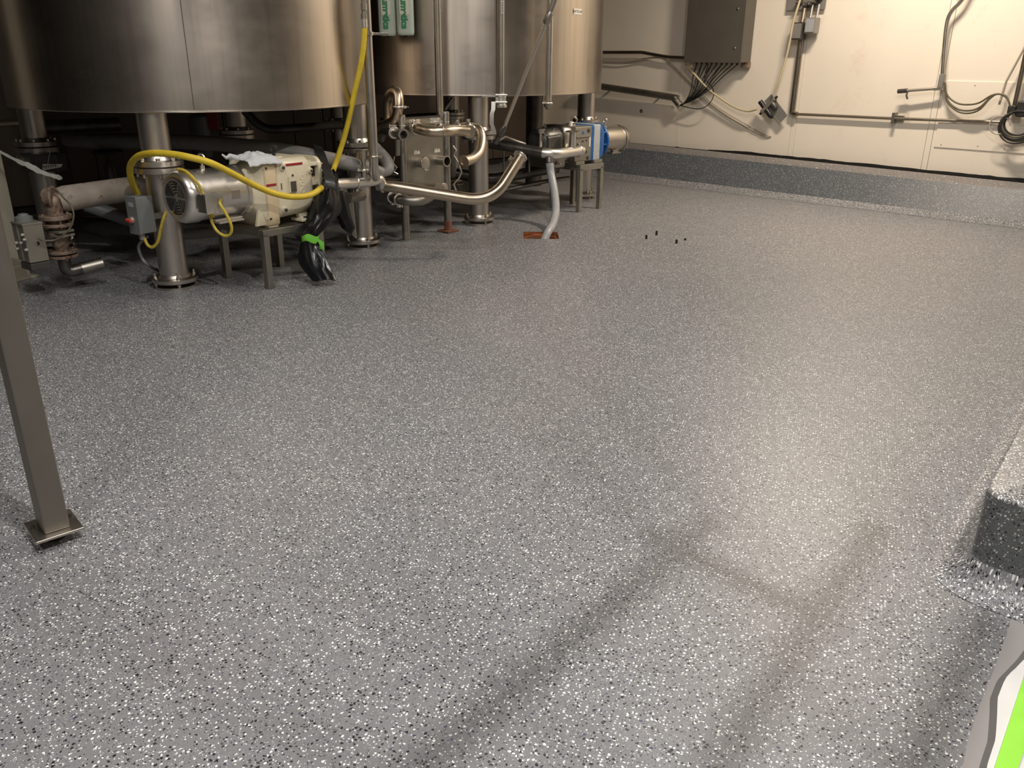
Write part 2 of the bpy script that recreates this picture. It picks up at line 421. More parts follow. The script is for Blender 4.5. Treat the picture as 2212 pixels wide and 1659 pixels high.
# other walls
backwall = struct(MB().box(rm(-0.1, RB/2, CEIL/2), 0.1, RB, CEIL, WD, WN).build('wall_back', M_gap, loc=rm(-0.1, RB/2), smooth=0))
def bwl(x, y, off=0.0): return isect(x, y, K+WD*off, WD)
bb = lambda p: (p-K).dot(WN)
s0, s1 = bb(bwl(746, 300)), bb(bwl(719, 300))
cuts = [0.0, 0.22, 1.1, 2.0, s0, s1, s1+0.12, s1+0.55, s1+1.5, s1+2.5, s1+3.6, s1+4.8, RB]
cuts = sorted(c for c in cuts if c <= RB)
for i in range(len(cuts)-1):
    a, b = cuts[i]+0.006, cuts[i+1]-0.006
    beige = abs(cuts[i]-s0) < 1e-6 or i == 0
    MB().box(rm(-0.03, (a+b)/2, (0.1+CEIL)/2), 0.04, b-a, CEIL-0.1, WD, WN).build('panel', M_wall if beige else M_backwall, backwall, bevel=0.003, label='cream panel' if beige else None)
struct(MB().box(rm(RA/2, RB+0.05, CEIL/2), RA, 0.1, CEIL, WD, WN).build('wall_left', M_darkwall, smooth=0))
struct(MB().box(rm(RA+0.05, RB/2, CEIL/2), 0.1, RB, CEIL, WD, WN).build('wall_front', M_roomwall, smooth=0))

# epoxy curb along the cream wall
def line(p, q): return lambda t: p+(q-p)*t
c_out = line(on(1320, 387, 0.0), on(2212, 495, 0.0))
c_in = line(on(1320, 372, 0.045), on(2212, 479, 0.05))
c_top = line(on(1386, 322, 0.365), on(2212, 410, 0.34))
c_wal = line(on(1360, 309, 0.415), on(2212, 396, 0.392))
TS = [-0.42+k*0.02 for k in range(0, 105)]
def wob(t, s, a): return mnoise.noise(V((t*s, a*7.3, 2.2)))
rows_f, rows_c, rows_l = [], [], []
for t in TS:
    o, i_, tp, wq = c_out(t), c_in(t), c_top(t), c_wal(t)
    o = o + WN*(0.012*wob(t, 9, 1)); o.z = 0.002
    mid = (o+i_)/2; mid.z = 0.012
    wq = wq - WN*0.03
    rows_c.append([o, mid, i_]); rows_f.append([i_, i_.lerp(tp, 0.5), tp.lerp(i_, 0.03)])
    rows_l.append([tp.lerp(i_, 0.03), tp + (wq-tp).normalized()*0.012 + UP*0.004, wq])
curb = struct(MB().grid(rows_f).build('baseboard_right', M_curb, loc=c_in(0.5), smooth=60))
MB().grid(rows_c).build('cove', M_cove, curb, smooth=60, label='glossy cove dense with flakes')
MB().grid(rows_l).build('ledge', M_ledge, curb, smooth=60, label='warm grey top ledge')
# black open joint under the panels
jr = []
a0, a1 = al(wl(1530, 330)), RA
n_ = 160
for k in range(n_+1):
    a = a0+(a1-a0)*k/n_; g = min(1, k/6)
    base = c_wal(((a-al(c_wal(0)))/(al(c_wal(1))-al(c_wal(0)))))
    zb = base.z-0.01
    zt = base.z+0.004+g*(0.020+0.010*mnoise.noise(V((a*3.0, 0, 0)))+0.006*mnoise.noise(V((a*14, 3, 0))))
    jr.append([rm(a, 0.004, zb), rm(a, 0.004, zt)])
MB().grid(jr).build('open_joint', M_gap, wall, smooth=0, label='ragged black gap along the wall foot')
# small torn hole in the wall, faint square patch, access panel
p = wl(1385, 240, 0.003)
MB().lathe(p, WN, [(0, 0.03), (0.004, 0.02)], 7).build('torn_patch', M_rusty, wall)
ac = [wl(2026, 174), wl(2300, 190), wl(2300, 344), wl(2026, 317)]
a_l, a_r = al(wl(2030, 250)), al(wl(2030, 250))+1.9
zt_, zb_ = wl(2030, 174).z, wl(2026, 318).z
MB().box(rm((a_l+a_r)/2, 0.004, (zt_+zb_)/2), a_r-a_l, 0.014, zt_-zb_, WD, WN).build('access_panel', M_wall, wall, bevel=0.003)
for (x, y) in ((2033, 313), (2112, 316), (2030, 180), (2106, 185), (2170, 322)):
    MB().lathe(wl(x, y, 0.011), WN, [(0, 0.006), (0.002, 0.004)], 8).build('screw', M_darkpipe, wall)

# housekeeping pad at the right with rounded corner, cove and plain edge strip
z0 = 0.335
A_ = on(2138, 1050, z0); A_.z = 0
e1 = (V((1.973, 2.932, 0))-V((1.577, 2.429, 0))).normalized()       # long side, away from the viewer
e2 = (V((1.66, 2.14, 0))-V((1.511, 2.277, 0))).normalized()         # short side, to the right
C0 = V((1.485, 2.30, 0))
def pad_loop(grow, z, n=8, r0=0.07):
    r = r0+grow; pts = []
    cc = C0+e1*r0+e2*r0
    L1, L2 = 2.4, 1.3
    pts.append(C0+e1*L1-e2*grow)
    for k in range(n+1):
        t = math.pi/2*k/n
        pts.append(cc - e2*(math.cos(t)*r) - e1*(math.sin(t)*r))
    pts.append(C0+e2*L2-e1*grow)
    pts.append(C0+e2*L2+e1*L1)
    return [p_+UP*z for p_ in pts]
pad = thing('equipment_pad', 'flake-coated raised concrete pad with a rounded corner at the right', 'concrete pad', C0+e1*0.3+e2*0.3)
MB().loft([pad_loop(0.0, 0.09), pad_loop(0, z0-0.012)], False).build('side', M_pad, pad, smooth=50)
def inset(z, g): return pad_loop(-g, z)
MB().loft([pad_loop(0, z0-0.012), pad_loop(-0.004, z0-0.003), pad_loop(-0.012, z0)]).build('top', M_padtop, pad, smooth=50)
MB().loft([pad_loop(0.105, 0.002), pad_loop(0.07, 0.012), pad_loop(0.035, 0.035), pad_loop(0.01, 0.065), pad_loop(0.0, 0.092)], False).build('cove', M_cove, pad, smooth=60, label='glossy cove dense with flakes')
# plain strip, plastic sheet and green tape on the near right floor
def strip(left, right, z, mat, name, parent=None, loc=None, **k):
    rows = []
    for z_ in (0.0, z): rows.append(None)
    m = MB(); n = len(left)
    top = [[l+UP*z, r+UP*z] for l, r in zip(left, right)]
    m.grid(top)
    m.grid([[l+UP*0.0005, l+UP*z] for l in left])
    return m.build(name, mat, parent, loc, smooth=50, **k)
def interp(pts, y):
    for (xa, ya), (xb, yb) in zip(pts, pts[1:]):
        if ya <= y <= yb: return xa+(xb-xa)*(y-ya)/(yb-ya)
    return pts[-1][0]
ys = [1322+(1740-1322)*k/40 for k in range(41)]
sp_l = [(2190, 1322), (2161, 1408), (2137, 1472), (2110, 1540), (2092, 1595), (2077, 1657), (2058, 1740)]
pl_l = [(2240, 1322), (2232, 1400), (2212, 1427), (2169, 1472), (2154, 1511), (2153, 1546), (2149, 1602), (2132, 1654), (2118, 1740)]
tp_l = [(2262, 1322), (2212, 1462), (2148, 1659), (2122, 1740)]
tp_r = [(2330, 1322), (2212, 1620), (2200, 1659), (2172, 1740)]
L_ = lambda tb, dx=0: [on(interp(tb, y)+dx, y) for y in ys]
struct(strip([q + e2*0.004*mnoise.noise(V((i*0.7, 0, 0))) for i, q in enumerate(L_(sp_l))], L_(tp_r, 90), 0.0015, M_bare, 'trim_1', None, on(2150, 1500)))
struct(strip(L_(pl_l, -16), L_(tp_r, 80), 0.003, M_dkstrip, 'trim_2', None, on(2180, 1500)))  # darker grey strip along the left edge of the plastic sheet
sheet_l = L_(pl_l); sheet_r = L_(tp_r, 200)
rows = []
for i, (l, r_) in enumerate(zip(sheet_l, sheet_r)):
    row = []
    for k in range(9):
        q = l.lerp(r_, (k/8)**1.5)
        q = q + UP*(0.005+0.006*abs(mnoise.noise(V((q.x*14, q.y*11, 1))))*(1 if k < 6 else 0.2))
        row.append(q)
    rows.append(row)
tag(MB().grid(rows).build('plastic_sheet', M_film, None, on(2180, 1550), smooth=60), 'creased clear-white plastic sheet taped to the near right floor', 'plastic sheet')
tl, tr = L_(tp_l), L_(tp_r)
tag(MB().grid([[l+UP*0.013, l.lerp(r_, 0.5)+UP*0.0135, r_+UP*0.013] for l, r_ in zip(tl, tr)]+[[l+UP*0.006, l.lerp(r_, .5)+UP*0.006, r_+UP*0.006] for l, r_ in zip(tl[-1:], tr[-1:])]).build('masking_tape', M_tapef, None, on(2190, 1560), smooth=60), 'bright green masking tape strip at the lower right corner of the floor', 'tape')

# floor drain
dr = thing('floor_drain', 'square copper-coloured floor drain with a hose in it', 'floor drain', DC+UP*-0.12)
m = MB()
for sx, sy, lx, ly in ((0, 1, 2*DH, 0.006), (0, -1, 2*DH, 0.006), (1, 0, 0.006, 2*DH), (-1, 0, 0.006, 2*DH)):
    m.box(DC+V((sx*DH, sy*DH, -0.062)), lx, ly, 0.12)
m.build('frame', M_copper, dr)
MB().lathe(DC+UP*-0.028, -UP, [(0, DH*1.0), (0, DH*0.86), (0.03, DH*0.84), (0.03, DH*0.98)], 40, True).build('ring', M_copper, dr)
MB().box(DC+UP*-0.118, 2*DH, 2*DH, 0.01).build('pit', M_pit, dr)

# lamp fixtures above
for i, (loc, sx, sy, p_, c_) in enumerate(LAMPS):
    lf = thing('ceiling_lamp', ['strip lamp over the cream wall', 'strip lamp over the middle of the floor', 'small square lamp nearest the viewer', 'strip lamp behind the viewer on the left', 'strip lamp over the left of the floor'][i], 'lamp', V(loc)+UP*0.09)
    u_, v_ = WD, WN
    MB().box(V(loc)+UP*0.06, sx+0.1, sy+0.08, 0.08, u_, v_).build('housing', M_lampbody, lf, bevel=0.01)
    for s in (-0.4, 0.4): MB().cyl(V(loc)+u_*(sx*s)+UP*0.1, V(loc)+u_*(sx*s)+UP*(CEIL-loc[2]), 0.008, n=8).build('hanger', M_dark, lf)

# ================================================================== KETTLES
def kettle(C, R, zr, legs, label, seam_px, upz=0.87, legr=0.1):
    t = thing('kettle', label, 'kettle', C)
    m = MB().lathe(C+UP*zr, UP, [(0, R), (0.006, R+0.003), (0.02, R), (2.4, R), (2.4, R-0.01), (0, R-0.01)], 160, True)
    m.build('shell', M_steel, t, smooth=30)
    MB().lathe(C+UP*zr, UP, [(0.03, R-0.012), (0.04, R*0.5), (0.0, 0.12), (0.05, 0.1), (0.08, R*0.5), (0.08, R-0.012)], 96).build('bottom', M_darkpipe, t)
    MB().lathe(C+UP*(zr+2.39), UP, [(0, R-0.004), (0.25, R*0.55), (0.32, 0.3)], 96).build('top_head', M_steel, t)
    for x, y in seam_px:
        p0 = isect_cyl(x, y, C, R)
        d = V((p0.x-C.x, p0.y-C.y, 0)).normalized()
        MB().tube([C+d*(R+0.0005)+UP*z for z in (zr+0.02, zr+2.38)], 0.003, 6).build('weld_seam', M_steel, t)
    for (x, y) in legs:
        P = V((x, y, 0))
        lg = MB().lathe(P, UP, [(0.055, legr), (zr+0.06, legr)], 32).build('leg', M_leg, t)
        lf = MB()
        lf.lathe(P+UP*(upz-0.045), UP, [(0, legr+0.062), (0.004, legr+0.068), (0.038, legr+0.068), (0.042, legr+0.062)], 36)
        lf.lathe(P+UP*(upz+0.002), UP, [(0, legr+0.062), (0.004, legr+0.068), (0.038, legr+0.068), (0.042, legr+0.062)], 36)
        lf.lathe(P+UP*(upz+0.042), UP, [(0, legr+0.02), (0.03, legr+0.004)], 32)
        lf.build('flange', M_leg, lg)
        m = MB()
        for k in range(8):
            a = 2*math.pi*(k+.5)/8; q = P+V((math.cos(a), math.sin(a), 0))*(legr+0.043)
            m.lathe(q+UP*(upz-0.07), UP, [(0, 0.010), (0.024, 0.010)], 6); m.lathe(q+UP*(upz+0.044), UP, [(0, 0.014), (0.018, 0.014)], 6)
        m.build('bolt_set', M_pipe, lg)['kind'] = 'stuff'
        ft = MB()
        ft.lathe(P+UP*0.045, UP, [(0, legr+0.055), (0.004, legr+0.06), (0.03, legr+0.06), (0.034, legr+0.052), (0.036, legr+0.014), (0.055, legr+0.006)], 36)
        ft.lathe(P+UP*0.0, UP, [(0, legr+0.045), (0.018, legr+0.045)], 36)
        ft.build('foot_flange', M_leg, lg)
        m = MB()
        for k in range(4):
            a = 2*math.pi*(k+.35)/4; q = P+V((math.cos(a), math.sin(a), 0))*(legr+0.035)
            m.lathe(q, UP, [(0, 0.009), (0.115, 0.009)], 8); m.lathe(q+UP*0.08, UP, [(0, 0.015), (0.014, 0.015)], 6); m.lathe(q+UP*0.025, UP, [(0, 0.015), (0.014, 0.015)], 6)
        m.build('levelling_bolt', M_pipe, lg)['kind'] = 'stuff'
    return t
def isect_cyl(x, y, C, R, extra=0.0):
    d = ray(x, y); ox, oy = -C.x, -C.y
    a = d.x**2+d.y**2; b = 2*(ox*d.x+oy*d.y); c = ox*ox+oy*oy-(R+extra)**2
    s = (-b-math.sqrt(max(0, b*b-4*a*c)))/(2*a)
    return V((0, 0, CAM_H))+d*s
C1, R1, Z1 = V((-2.60, 7.22, 0)), 1.385, 1.228
C2, R2, Z2 = V((-0.58, 9.92, 0)), 1.555, 1.24
k1 = kettle(C1, R1, Z1, [(-2.49, 5.96), (-1.35, 7.37), (-4.02, 7.22), (-2.73, 8.5)], 'large brushed steel kettle at the left on flanged pipe legs', [(421, 247)])
k2 = kettle(C2, R2, Z2, [(-0.35, 8.52), (0.84, 10.15), (-0.81, 11.32), (-1.95, 9.70)], 'farther brushed steel kettle by the cream wall with a numbered label', [(1088, 200)], 0.88)
# text helper
def text(name, body, size, pos, right, up, mat, parent, ext=0.0006, align='CENTER', bold=0.0):
    cu = bpy.data.curves.new(name, 'FONT'); cu.body = body; cu.size = size; cu.extrude = ext; cu.align_x = align; cu.align_y = 'CENTER'; cu.offset = bold
    tmp = bpy.data.objects.new('tmp', cu); col.objects.link(tmp)
    bpy.context.view_layer.update()
    me = bpy.data.meshes.new_from_object(tmp.evaluated_get(bpy.context.evaluated_depsgraph_get()))
    bpy.data.objects.remove(tmp)
    r_ = right.normalized(); n_ = r_.cross(up).normalized(); u_ = n_.cross(r_)
    M = Matrix((r_, u_, n_)).transposed().to_4x4(); M.translation = pos-V(parent['_o'])
    me.transform(M); me.materials.clear(); me.materials.append(mat)
    o = bpy.data.objects.new(name, me); col.objects.link(o); o.parent = parent; o['_o'] = parent['_o']
    return o
# label on the kettle
lp = isect_cyl(1248, 25, C2, R2, 0.002); nd = (lp-C2); nd.z = 0; nd.normalize(); rt = UP.cross(nd)
lab = MB().box(lp, 0.135, 0.004, 0.052, rt, nd).build('number_label', M_paper, k2)
o = text('lettering', 'KETTLE #1', 0.030, lp+nd*0.003, rt, UP, M_ink, lab)

# ================================================================== PUMP NEAR THE LEFT KETTLE
def stuff(o): o['kind'] = 'stuff'; return o
def clamp(p, d, r, parent, side=UP, mat=None, name='clamp'):
    mat = mat or M_bright; d = d.normalized(); side = (side-d*side.dot(d)).normalized(); o3 = d.cross(side)
    m = MB().lathe(p-d*0.010, d, [(0, r+0.002), (0.002, r+0.010), (0.008, r+0.013), (0.012, r+0.013), (0.018, r+0.010), (0.020, r+0.002)], 28)
    q = p+side*(r+0.018)
    m.box(q, 0.030, 0.018, 0.022, o3, side, d)
    m.cyl(q-o3*0.028, q+o3*0.034, 0.005, n=8)
    m.box(q+o3*0.038, 0.012, 0.034, 0.007, o3, side, d)
    return m.build(name, mat, parent, bevel=0.0015, seg=1)
def ferrule(m, p, d, r): m.lathe(p-d.normalized()*0.004, d, [(0, r), (0.001, r+0.008), (0.005, r+0.008), (0.012, r)], 24)
O1 = V((-2.268, 5.615, 0)); PU, PV = V((0.6, 0.8, 0)), V((-0.8, 0.6, 0))
def PL(a, b, z): return O1+PU*a+PV*b+UP*z
pump = thing('pump', 'cream-painted rotary pump with steel motor on a stand by the left kettle', 'pump', PL(0.8, 0, 0))
AZ = 0.70
m = MB().lathe(PL(0, 0, AZ), PU, [(0.012, 0.02), (0.006, 0.10), (0.0, 0.128), (0.004, 0.148), (0.022, 0.166), (0.05, 0.176), (0.125, 0.178), (0.13, 0.170), (0.46, 0.170), (0.465, 0.178), (0.49, 0.178), (0.495, 0.12)], 64)
mot = m.build('motor', M_bright, pump, smooth=40)
for R_ in (0.034, 0.053, 0.072, 0.091, 0.108):         # vent slots of the fan cover
    for k in range(6):
        m = MB(); a0_, a1_ = 2*math.pi*k/6+0.12*0.05/R_, 2*math.pi*(k+1)/6-0.12*0.05/R_
        fu, fw = frame(PU); top, bot = [], []
        for j in range(9):
            a = a0_+(a1_-a0_)*j/8; e = fu*math.cos(a)+fw*math.sin(a)
            xo = 0.0015+0.0105*max(0, 1-R_/0.128)
            top.append(PL(xo-0.003, 0, AZ)+e*(R_+0.0045)); bot.append(PL(xo-0.003, 0, AZ)+e*(R_-0.0045))
        m.grid([top, bot]).build('vent_slot', M_black, mot, smooth=0)
m = MB(); p = PL(0.235, 0, AZ+0.17)
m.lathe(p, UP, [(0, 0.016), (0.02, 0.016), (0.02, 0.008), (0.045, 0.008)], 16); m.torus(p+UP*0.070, PV*0.3+PU, 0.026, 0.008, 24, 10)
m.build('lifting_eye', M_bright, mot)
m = MB()
m.box(PL(0.30, -0.12, AZ-0.165), 0.22, 0.05, 0.012, PU, PV); m.box(PL(0.30, -0.14, AZ-0.178), 0.20, 0.07, 0.012, PU, PV)
m.build('motor_foot', M_bright, mot, bevel=0.002)
m = MB().box(PL(0.36, -0.168, AZ+0.0), 0.07, 0.008, 0.06, PU, PV); m.build('nameplate', M_leg, mot, bevel=0.003)
# terminal box on the motor side
jb = MB().box(PL(0.105, -0.235, AZ-0.02), 0.125, 0.10, 0.12, PU, PV, UP).build('terminal_box', M_dull, mot, bevel=0.004)
MB().box(PL(0.105, -0.289, AZ-0.02), 0.135, 0.008, 0.13, PU, PV, UP).build('cover', M_jbox, jb, bevel=0.002)
# cream adapter, intermediate housing and gear case
def rrect(a, hb, z0_, z1_, r, n=5, b0=0.0):
    pts = []
    for (sb_, sz_, ph) in ((1, 1, 0), (-1, 1, 90), (-1, -1, 180), (1, -1, 270)):
        cb, cz = b0+sb_*(hb-r), (z1_-r if sz_ > 0 else z0_+r)
        for k in range(n+1):
            t = math.radians(ph+90*k/n); pts.append(PL(a, cb+math.cos(t)*r, cz+math.sin(t)*r))
    return pts
def circ_(a, r, n=24, z=AZ):
    ring = []
    for q in rrect(a, 0.2, AZ-0.2, AZ+0.2, 0.05):
        dv = q-PL(a, 0, AZ); ring.append(PL(a, 0, z)+dv.normalized()*r)
    return ring
ad = MB().loft([circ_(0.475, 0.185), circ_(0.50, 0.192), circ_(0.515, 0.185), rrect(0.56, 0.17, 0.50, 0.885, 0.05), rrect(0.585, 0.19, 0.46, 0.895, 0.04)]).build('adapter', M_cream, pump, smooth=45)
for b_ in (-0.17, 0.15):
    MB().prism([PL(0.50, b_, 0.455), PL(0.585, b_, 0.455), PL(0.585, b_, 0.60), PL(0.53, b_, 0.56)], PV*0.02).build('rib', M_cream, ad)
ih = MB().loft([rrect(0.585, 0.195, 0.445, 0.895, 0.03), rrect(0.592, 0.203, 0.44, 0.90, 0.03), rrect(0.68, 0.203, 0.44, 0.895, 0.03), rrect(0.69, 0.195, 0.46, 0.89, 0.04)]).build('intermediate_housing', M_creamd, pump, smooth=40)
gc = MB().loft([rrect(0.69, 0.19, 0.49, 0.895, 0.05), rrect(0.70, 0.20, 0.485, 0.905, 0.05), rrect(0.98, 0.20, 0.50, 0.905, 0.06), rrect(1.02, 0.185, 0.53, 0.885, 0.08), rrect(1.04, 0.16, 0.55, 0.87, 0.09)]).build('gear_case', M_cream, pump, smooth=45)
ef = MB().loft([rrect(1.04, 0.12, 0.56, 0.86, 0.05), rrect(1.10, 0.12, 0.56, 0.86, 0.05)]).build('bearing_neck', M_cream, pump, smooth=40)
for z_ in (0.56, 0.70, 0.84): MB().box(PL(1.075, -0.15, z_), 0.09, 0.035, 0.03, PU, PV).build('side_rail', M_cream, ef, bevel=0.006)
MB().box(PL(1.07, -0.125, 0.785), 0.055, 0.012, 0.07, PU, PV).build('opening', M_black, ef)
MB().box(PL(1.07, -0.125, 0.63), 0.05, 0.012, 0.07, PU, PV).build('opening', M_gunmetal, ef)
MB().loft([rrect(1.10, 0.175, 0.53, 0.89, 0.07), rrect(1.13, 0.175, 0.53, 0.89, 0.07)]).build('end_flange', M_cream, pump, smooth=40)
MB().loft([rrect(1.13, 0.16, 0.54, 0.875, 0.10), rrect(1.19, 0.15, 0.55, 0.86, 0.10), rrect(1.22, 0.10, 0.60, 0.80, 0.08)]).build('rotor_housing', M_pipe, pump, smooth=40)
# pedestal feet
for (a0_, a1_) in ((0.86, 1.06),):
    ft = MB().box(PL((a0_+a1_)/2, -0.165, 0.453), a1_-a0_, 0.13, 0.022, PU, PV).build('foot', M_cream, pump, bevel=0.005)
    MB().prism([PL(a0_+0.02, -0.20, 0.462), PL(a1_-0.02, -0.20, 0.462), PL(a1_-0.02, -0.14, 0.54), PL(a0_+0.02, -0.14, 0.54)], PV*0.05).build('web', M_cream, ft, bevel=0.004)
    MB().lathe(PL(0.91, -0.205, 0.464), UP, [(0, 0.012), (0.012, 0.012)], 6).build('bolt', M_darkpipe, ft)
MB().box(PL(0.96, 0.165, 0.453), 0.2, 0.13, 0.022, PU, PV).build('foot', M_cream, pump, bevel=0.005)
MB().box(PL(0.635, 0, 0.437), 0.08, 0.38, 0.012, PU, PV).build('foot', M_cream, pump, bevel=0.003)
# bosses, bolts, plates
def boss(a, z, r, par, mat=M_cream, h=0.016, b=-0.20, bolt=True):
    o = MB().lathe(PL(a, b+0.006, z), -PV, [(0, r+0.006), (0.006, r+0.002), (h, r)], 18).build('boss', mat, par)
    if bolt: MB().lathe(PL(a, b-h+0.004, z), -PV, [(0, r*0.55), (0.010, r*0.55)], 6).build('bolt_head', M_darkpipe, o)
for a, z, r in ((0.745, 0.845, 0.022), (1.0, 0.80, 0.018), (0.735, 0.545, 0.023)): boss(a, z, r, gc)
boss(0.60, 0.855, 0.015, ih, M_creamd, 0.008); boss(0.60, 0.50, 0.015, ih, M_creamd, 0.008)
pg = MB().prism([PL(0.79, -0.198, 0.66), PL(0.86, -0.198, 0.66), PL(0.86, -0.198, 0.775), PL(0.825, -0.198, 0.815), PL(0.79, -0.198, 0.775)], -PV*0.012).build('inspection_cover', M_cream, gc, bevel=0.005)
MB().box(PL(0.825, -0.213, 0.705), 0.05, 0.004, 0.075, PU, PV).build('sight_glass', M_gunmetal, pg, bevel=0.002)
MB().lathe(PL(0.825, -0.21, 0.785), -PV, [(0, 0.008), (0.006, 0.007)], 8).build('screw', M_darkpipe, pg)
MB().box(PL(0.855, -0.202, 0.86), 0.15, 0.003, 0.016, PU, (PV)).build('red_strip', M_red, gc)
MB().box(PL(0.635, -0.2045, 0.735), 0.085, 0.003, 0.016, PU, PV).build('red_strip', M_red, ih)
MB().box(PL(0.725, -0.2015, 0.715), 0.010, 0.002, 0.045, PU, PV).build('data_plate', M_dull, gc)
bd = MB().lathe(PL(0.745, -0.2, 0.655), -PV, [(0, 0.018), (0.002, 0.018)], 20).build('round_badge', M_paper, gc)
m = MB()
for k in range(3):
    a = 2*math.pi*k/3+0.4
    c_ = PL(0.745, -0.2025, 0.655)
    tri = [c_+(PU*math.cos(a+dd)+UP*math.sin(a+dd))*rr for dd, rr in ((-0.5, 0.015), (0.5, 0.015), (0.9, 0.005), (-0.9, 0.005))]
    m.prism(tri, -PV*0.001)
m.build('emblem', M_blue, bd, smooth=0)
for k, (cz, rr) in enumerate(((0.76, 0.016), (0.715, 0.014), (0.665, 0.016))):    # raised cast marks
    MB().torus(PL(0.915, -0.199, cz), PV, rr, 0.004, 18, 6).build('cast_mark', M_cream, gc)
MB().lathe(PL(0.80, -0.05, 0.90), UP, [(0, 0.06), (0.012, 0.058), (0.014, 0.03)], 24).build('filler_cap', M_cream, gc)
m = MB(); p = PL(0.80, -0.05, 0.91); m.lathe(p, UP, [(0, 0.014), (0.03, 0.012)], 12); m.torus(p+UP*0.052, PV*0.4+PU, 0.024, 0.008, 20, 8); m.build('lifting_eye', M_dark, gc)
m = MB(); MB().box(PL(0.66, -0.2045, 0.665), 0.03, 0.002, 0.012, PU, PV).build('small_tag', M_gunmetal, ih)

# stand
st = thing('pump_stand', 'square-tube steel stand carrying the cream pump', 'stand', PL(0.85, 0, 0))
T_ = 0.05
zt_ = 0.405
for a_, b_ in ((0.53, -0.205), (1.03, -0.205), (0.53, 0.30), (1.03, 0.30)):
    MB().box(PL(a_, b_, zt_/2), T_, T_, zt_, PU, PV).build('leg', M_dull, st, bevel=0.004)
for b_ in (-0.205, 0.30): MB().box(PL(0.78, b_, zt_), 0.55, T_, T_, PU, PV).build('rail', M_dull, st, bevel=0.004)
for a_ in (0.53, 1.03): MB().box(PL(a_, 0.05, zt_), T_, 0.46, T_, PU, PV).build('rail', M_dull, st, bevel=0.004)
MB().box(PL(0.78, 0.04, 0.4305), 0.52, 0.44, 0.006, PU, PV).build('top_plate', M_dull, st)

# rag on the pump
m = MB(); n_ = 34; loopsR = []
for i in range(n_):
    row = []
    for j in range(n_):
        s, t = i/(n_-1)-0.5, j/(n_-1)-0.5
        ang = math.atan2(t, s); rr_ = math.hypot(s, t)
        wv = 1+0.22*mnoise.noise(V((math.cos(ang)*1.7, math.sin(ang)*1.7, 3)))
        a = 0.60+s*0.27*wv; b = -0.09+t*0.25*wv
        ridge = abs(mnoise.noise(V((s*4+t*2, t*5-s, 7))))+0.5*abs(mnoise.noise(V((s*9, t*7+s*4, 2))))
        h = 0.905+0.030*max(0, 1-3.2*rr_**2)+0.045*ridge*max(0.25, 1-1.3*rr_)
        if t < -0.40: h -= 0.3*(-0.40-t)
        row.append(PL(a, b, h))
    loopsR.append(row)
rag = m.grid(loopsR)
rag.tube([PL(0.47, -0.07, 0.925), PL(0.42, -0.06, 0.945), PL(0.385, -0.07, 0.935), PL(0.37, -0.05, 0.955)], 0.006, 6, rs=[0.018, 0.012, 0.006, 0.002])
rg = tag(rag.build('rag', M_rag, None, PL(0.6, -0.1, 0.9), smooth=60), 'crumpled grey-white rag lying on top of the cream pump', 'rag')
md = rg.modifiers.new('t', 'SOLIDIFY'); md.thickness = 0.006; md.offset = 1

# yellow hose, cords
yh = [at(*q) for q in ((786, 30, 6.80), (787, 70, 6.80), (781, 130, 6.80), (765, 205, 6.82), (748, 280, 6.84), (733, 330, 6.84), (721, 365, 6.80), (714, 388, 6.6), (700, 402, 6.3), (670, 421, 6.08), (630, 425, 5.93), (590, 417, 5.83), (545, 398, 5.69), (500, 374, 5.50), (455, 352, 5.36), (410, 340, 5.33), (370, 333, 5.36), (330, 331, 5.42), (298, 338, 5.55), (281, 360, 5.72), (284, 390, 5.82), (294, 412, 5.88), (303, 432, 5.92), (308, 448, 5.95))]
t = thing('yellow_hose', 'thick yellow hose hanging from a pipe and looping over the motor', 'hose', yh[10])
MB().tube(smoothpath(yh, 6), 0.0215, 14).build('tube', M_yel, t)
m = MB(); p0, p1 = at(786, 40, 6.80), at(787, 62, 6.80)
m.tube([at(784, -60, 6.8), at(785, 12, 6.8)], 0.016); m.cyl(at(785, 8, 6.8), at(785.5, 22, 6.8), 0.026, n=8); m.cyl(at(785.5, 22, 6.8), at(786, 30, 6.8), 0.018); m.cyl(at(786, 30, 6.8), at(786.5, 42, 6.8), 0.025, n=12)
m.build('coupling', M_dull, t)
MB().cyl(at(786.5, 40, 6.8), at(787, 60, 6.8), 0.0245).build('crimp_sleeve', M_bright, t)
def cord(name, label, cat, pts, r, mat, gr=None, base=None, n=6):
    o = MB().tube(smoothpath(pts, n), r, 8).build(name, mat, None, base or pts[0]); return tag(o, label, cat, gr)
cd1 = [PL(0.045, -0.01, AZ+0.186), PL(0.055, -0.07, AZ+0.18), PL(0.065, -0.13, AZ+0.145), PL(0.078, -0.18, AZ+0.09), PL(0.085, -0.205, AZ+0.03)]
cord('power_cord', 'thin yellow cord draped over the steel motor into its terminal box', 'cord', cd1, 0.010, M_yel2)
tb = PL(0.105, -0.235, AZ-0.085)
t = thing('power_cord', 'thin yellow cord looped below the terminal box of the motor', 'cord', tb)
YJ = (tb.y)
lp_ = [tb, at(457, 478, YJ), at(468, 498, YJ-0.01), at(484, 509, YJ-0.02), at(497, 506, YJ-0.03), at(500, 490, YJ-0.04), at(490, 465, YJ-0.05), at(475, 440, YJ-0.05), PL(0.165, -0.28, AZ)]
MB().tube(smoothpath(lp_, 6), 0.010, 8).build('tube', M_yel2, t)
MB().cyl(tb+UP*0.012, tb-UP*0.03, 0.019, n=10).build('gland', M_yel, t)
